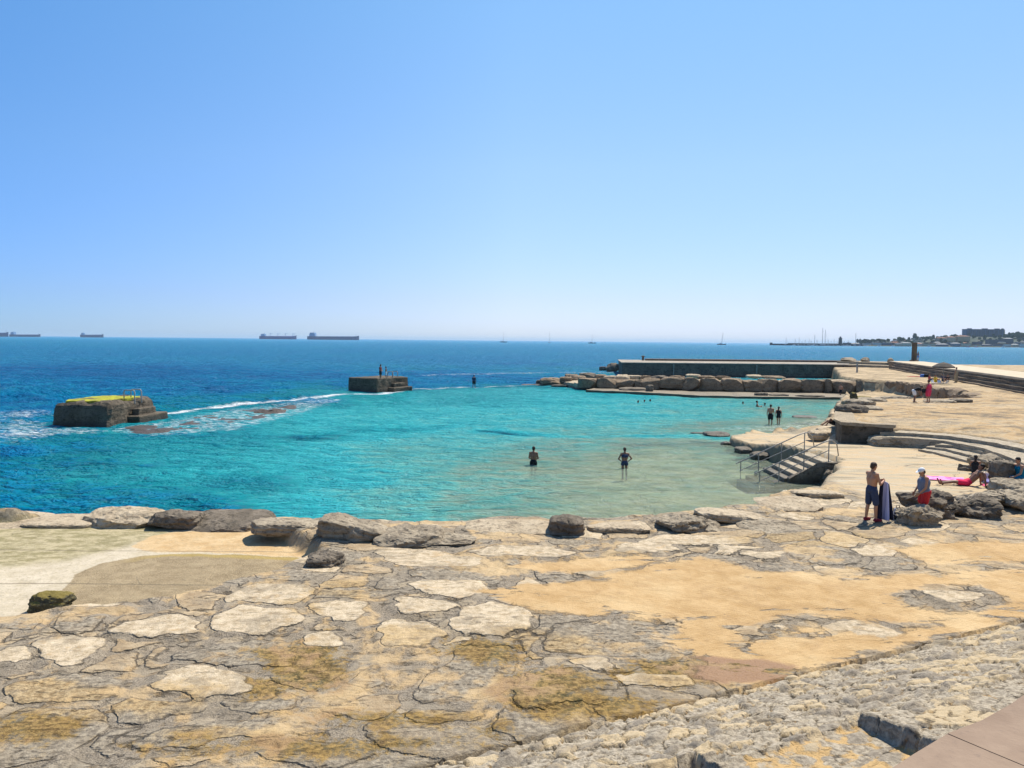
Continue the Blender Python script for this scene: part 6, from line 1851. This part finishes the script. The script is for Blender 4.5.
pp = PG(943.0, 383.3, 2.1); pz0 = zat(pp.x, pp.y)
um = empty("parasol", (pp.x, pp.y, pz0)); props(um, "grey-brown beach parasol shading a group beside the sea wall", "parasol")
mb = MB(); mb.tube([(0, 0, -.1), (0, 0, 2.45)], .035, 8); mb.build("pole", M_STEEL, um)
mb = MB(); n = 10; rr = 1.15
ring = [(math.cos(2 * math.pi * i / n) * rr, math.sin(2 * math.pi * i / n) * rr, 1.90 + (.0 if i % 2 else .03)) for i in range(n)]
mid_ = [(x * .55, y * .55, 2.24) for x, y, z in ring]
val = [(x * 1.01, y * 1.01, z - .14) for x, y, z in ring]
mb.add(ring + mid_ + [(0, 0, 2.42)] + val, [(i, (i + 1) % n, n + (i + 1) % n, n + i) for i in range(n)] + [(n + i, n + (i + 1) % n, 2 * n) for i in range(n)] + [(i, 2 * n + 1 + i, 2 * n + 1 + (i + 1) % n, (i + 1) % n) for i in range(n)])
cn = mb.build("canopy", cloth("taupe_canopy", (.085, .07, .055)), um); s_ = cn.modifiers.new("thickness", 'SOLIDIFY'); s_.thickness = .015
mb = MB()
for i in range(n): mb.tube([(0, 0, 2.38), ring[i]], .010, 5)
mb.build("ribs", M_STEEL, um)
GG = None
def seated(u, v, rzx, lab, cl, H=1.72, hr=H_DARK):
    p = PG(u, v, 2.1)
    return person((p.x, p.y, zat(p.x, p.y)), face_dir(*rzx), sit, lab, SK1, hr, cl, H, level=0)
seated(935.5, 382.3, (.5, -1), "person in a yellow shirt sitting under the left side of the parasol", [('shirt', C_YEL), ('shorts', C_YEL)])
seated(929.5, 381.3, (.7, -.6), "person in a red top sitting left of the one in yellow by the parasol", [('shirt', cloth("dull_red_cloth", (.40, .06, .06))), ('shorts', C_NAVY)])
seated(947.5, 382.0, (-.8, -.6), "person in black sitting right of the parasol pole", [('shirt', C_BLACK), ('shorts', C_BLACK)])
seated(943.0, 381.2, (0, -1), "person in a dark blue top sitting in the shade directly at the parasol pole", [('shirt', C_NAVY), ('shorts', C_BLACK)])
p_ = PG(956, 382.5, 2.0)
person((p_.x, p_.y, zat(p_.x, p_.y)), face_dir(-.4, 1), pose(), "person in a long beige wrap standing between the parasol and the sea wall", SK1, H_BROWN, [('robe', C_BEIGE)], 1.78, level=0, female=True)
p_ = PG(919, 376.8, 2.0)
flat_towel((p_.x - .5, p_.y, zat(p_.x, p_.y)), .9, 1.9, R(80), cloth("red_beach_towel", (.50, .08, .07)), "dull red towel spread on the far sand left of the parasol group")
for du, lab, m in ((922.5, "folded blue cloth bundle on the far sand beside the red towel", C_BLUE), (926, "dark bag between the red towel and the seated person in red", C_BLACK)):
    p = PG(du, 377.2, 2.1); mb = MB(); mb.box((0, 0, .2), (.7, .4, .4), R(15), 0, .8); o = mb.build("beach_bag", m, None, .1, 3); o.location = (p.x, p.y, zat(p.x, p.y)); props(o, lab, "bag")
def chair(u, v, rz, lab):
    p = PG(u, v, 2.1); c = empty("beach_chair", (p.x, p.y, zat(p.x, p.y)), rz); props(c, lab, "chair", "low white beach chairs at the parasol"); c.scale = (.6, .6, .5)
    mb = MB(); mb.box((0, 0, .30), (.56, .52, .05)); mb.build("seat", C_WHITE, c)
    mb = MB(); mb.box((0, .30, .58), (.56, .05, .56), M=Matrix.Rotation(R(-18), 3, 'X')); mb.build("backrest", C_WHITE, c)
    for sx in (-.26, .26):
        for sy in (-.24, .24):
            mb = MB(); mb.tube([(sx, sy, 0), (sx, sy, .30)], .022, 6); mb.build("leg", C_WHITE, c)
chair(933.5, 383.8, R(20), "low white beach chair in front of the person in yellow"); chair(939.5, 384.0, R(-10), "low white beach chair just left of the parasol pole"); chair(946.0, 384.0, R(200), "low white beach chair in front of the person in black")
p_ = P(918, 360.6, 3.44)
person((p_.x, p_.y, 3.44), face_dir(.9, .2), pose(), "person in a grey top standing beside the tall stone pillar on the sea wall", SK2, H_DARK, [('shirt', C_GREYT), ('shorts', C_BLUE)], 1.7, level=0)
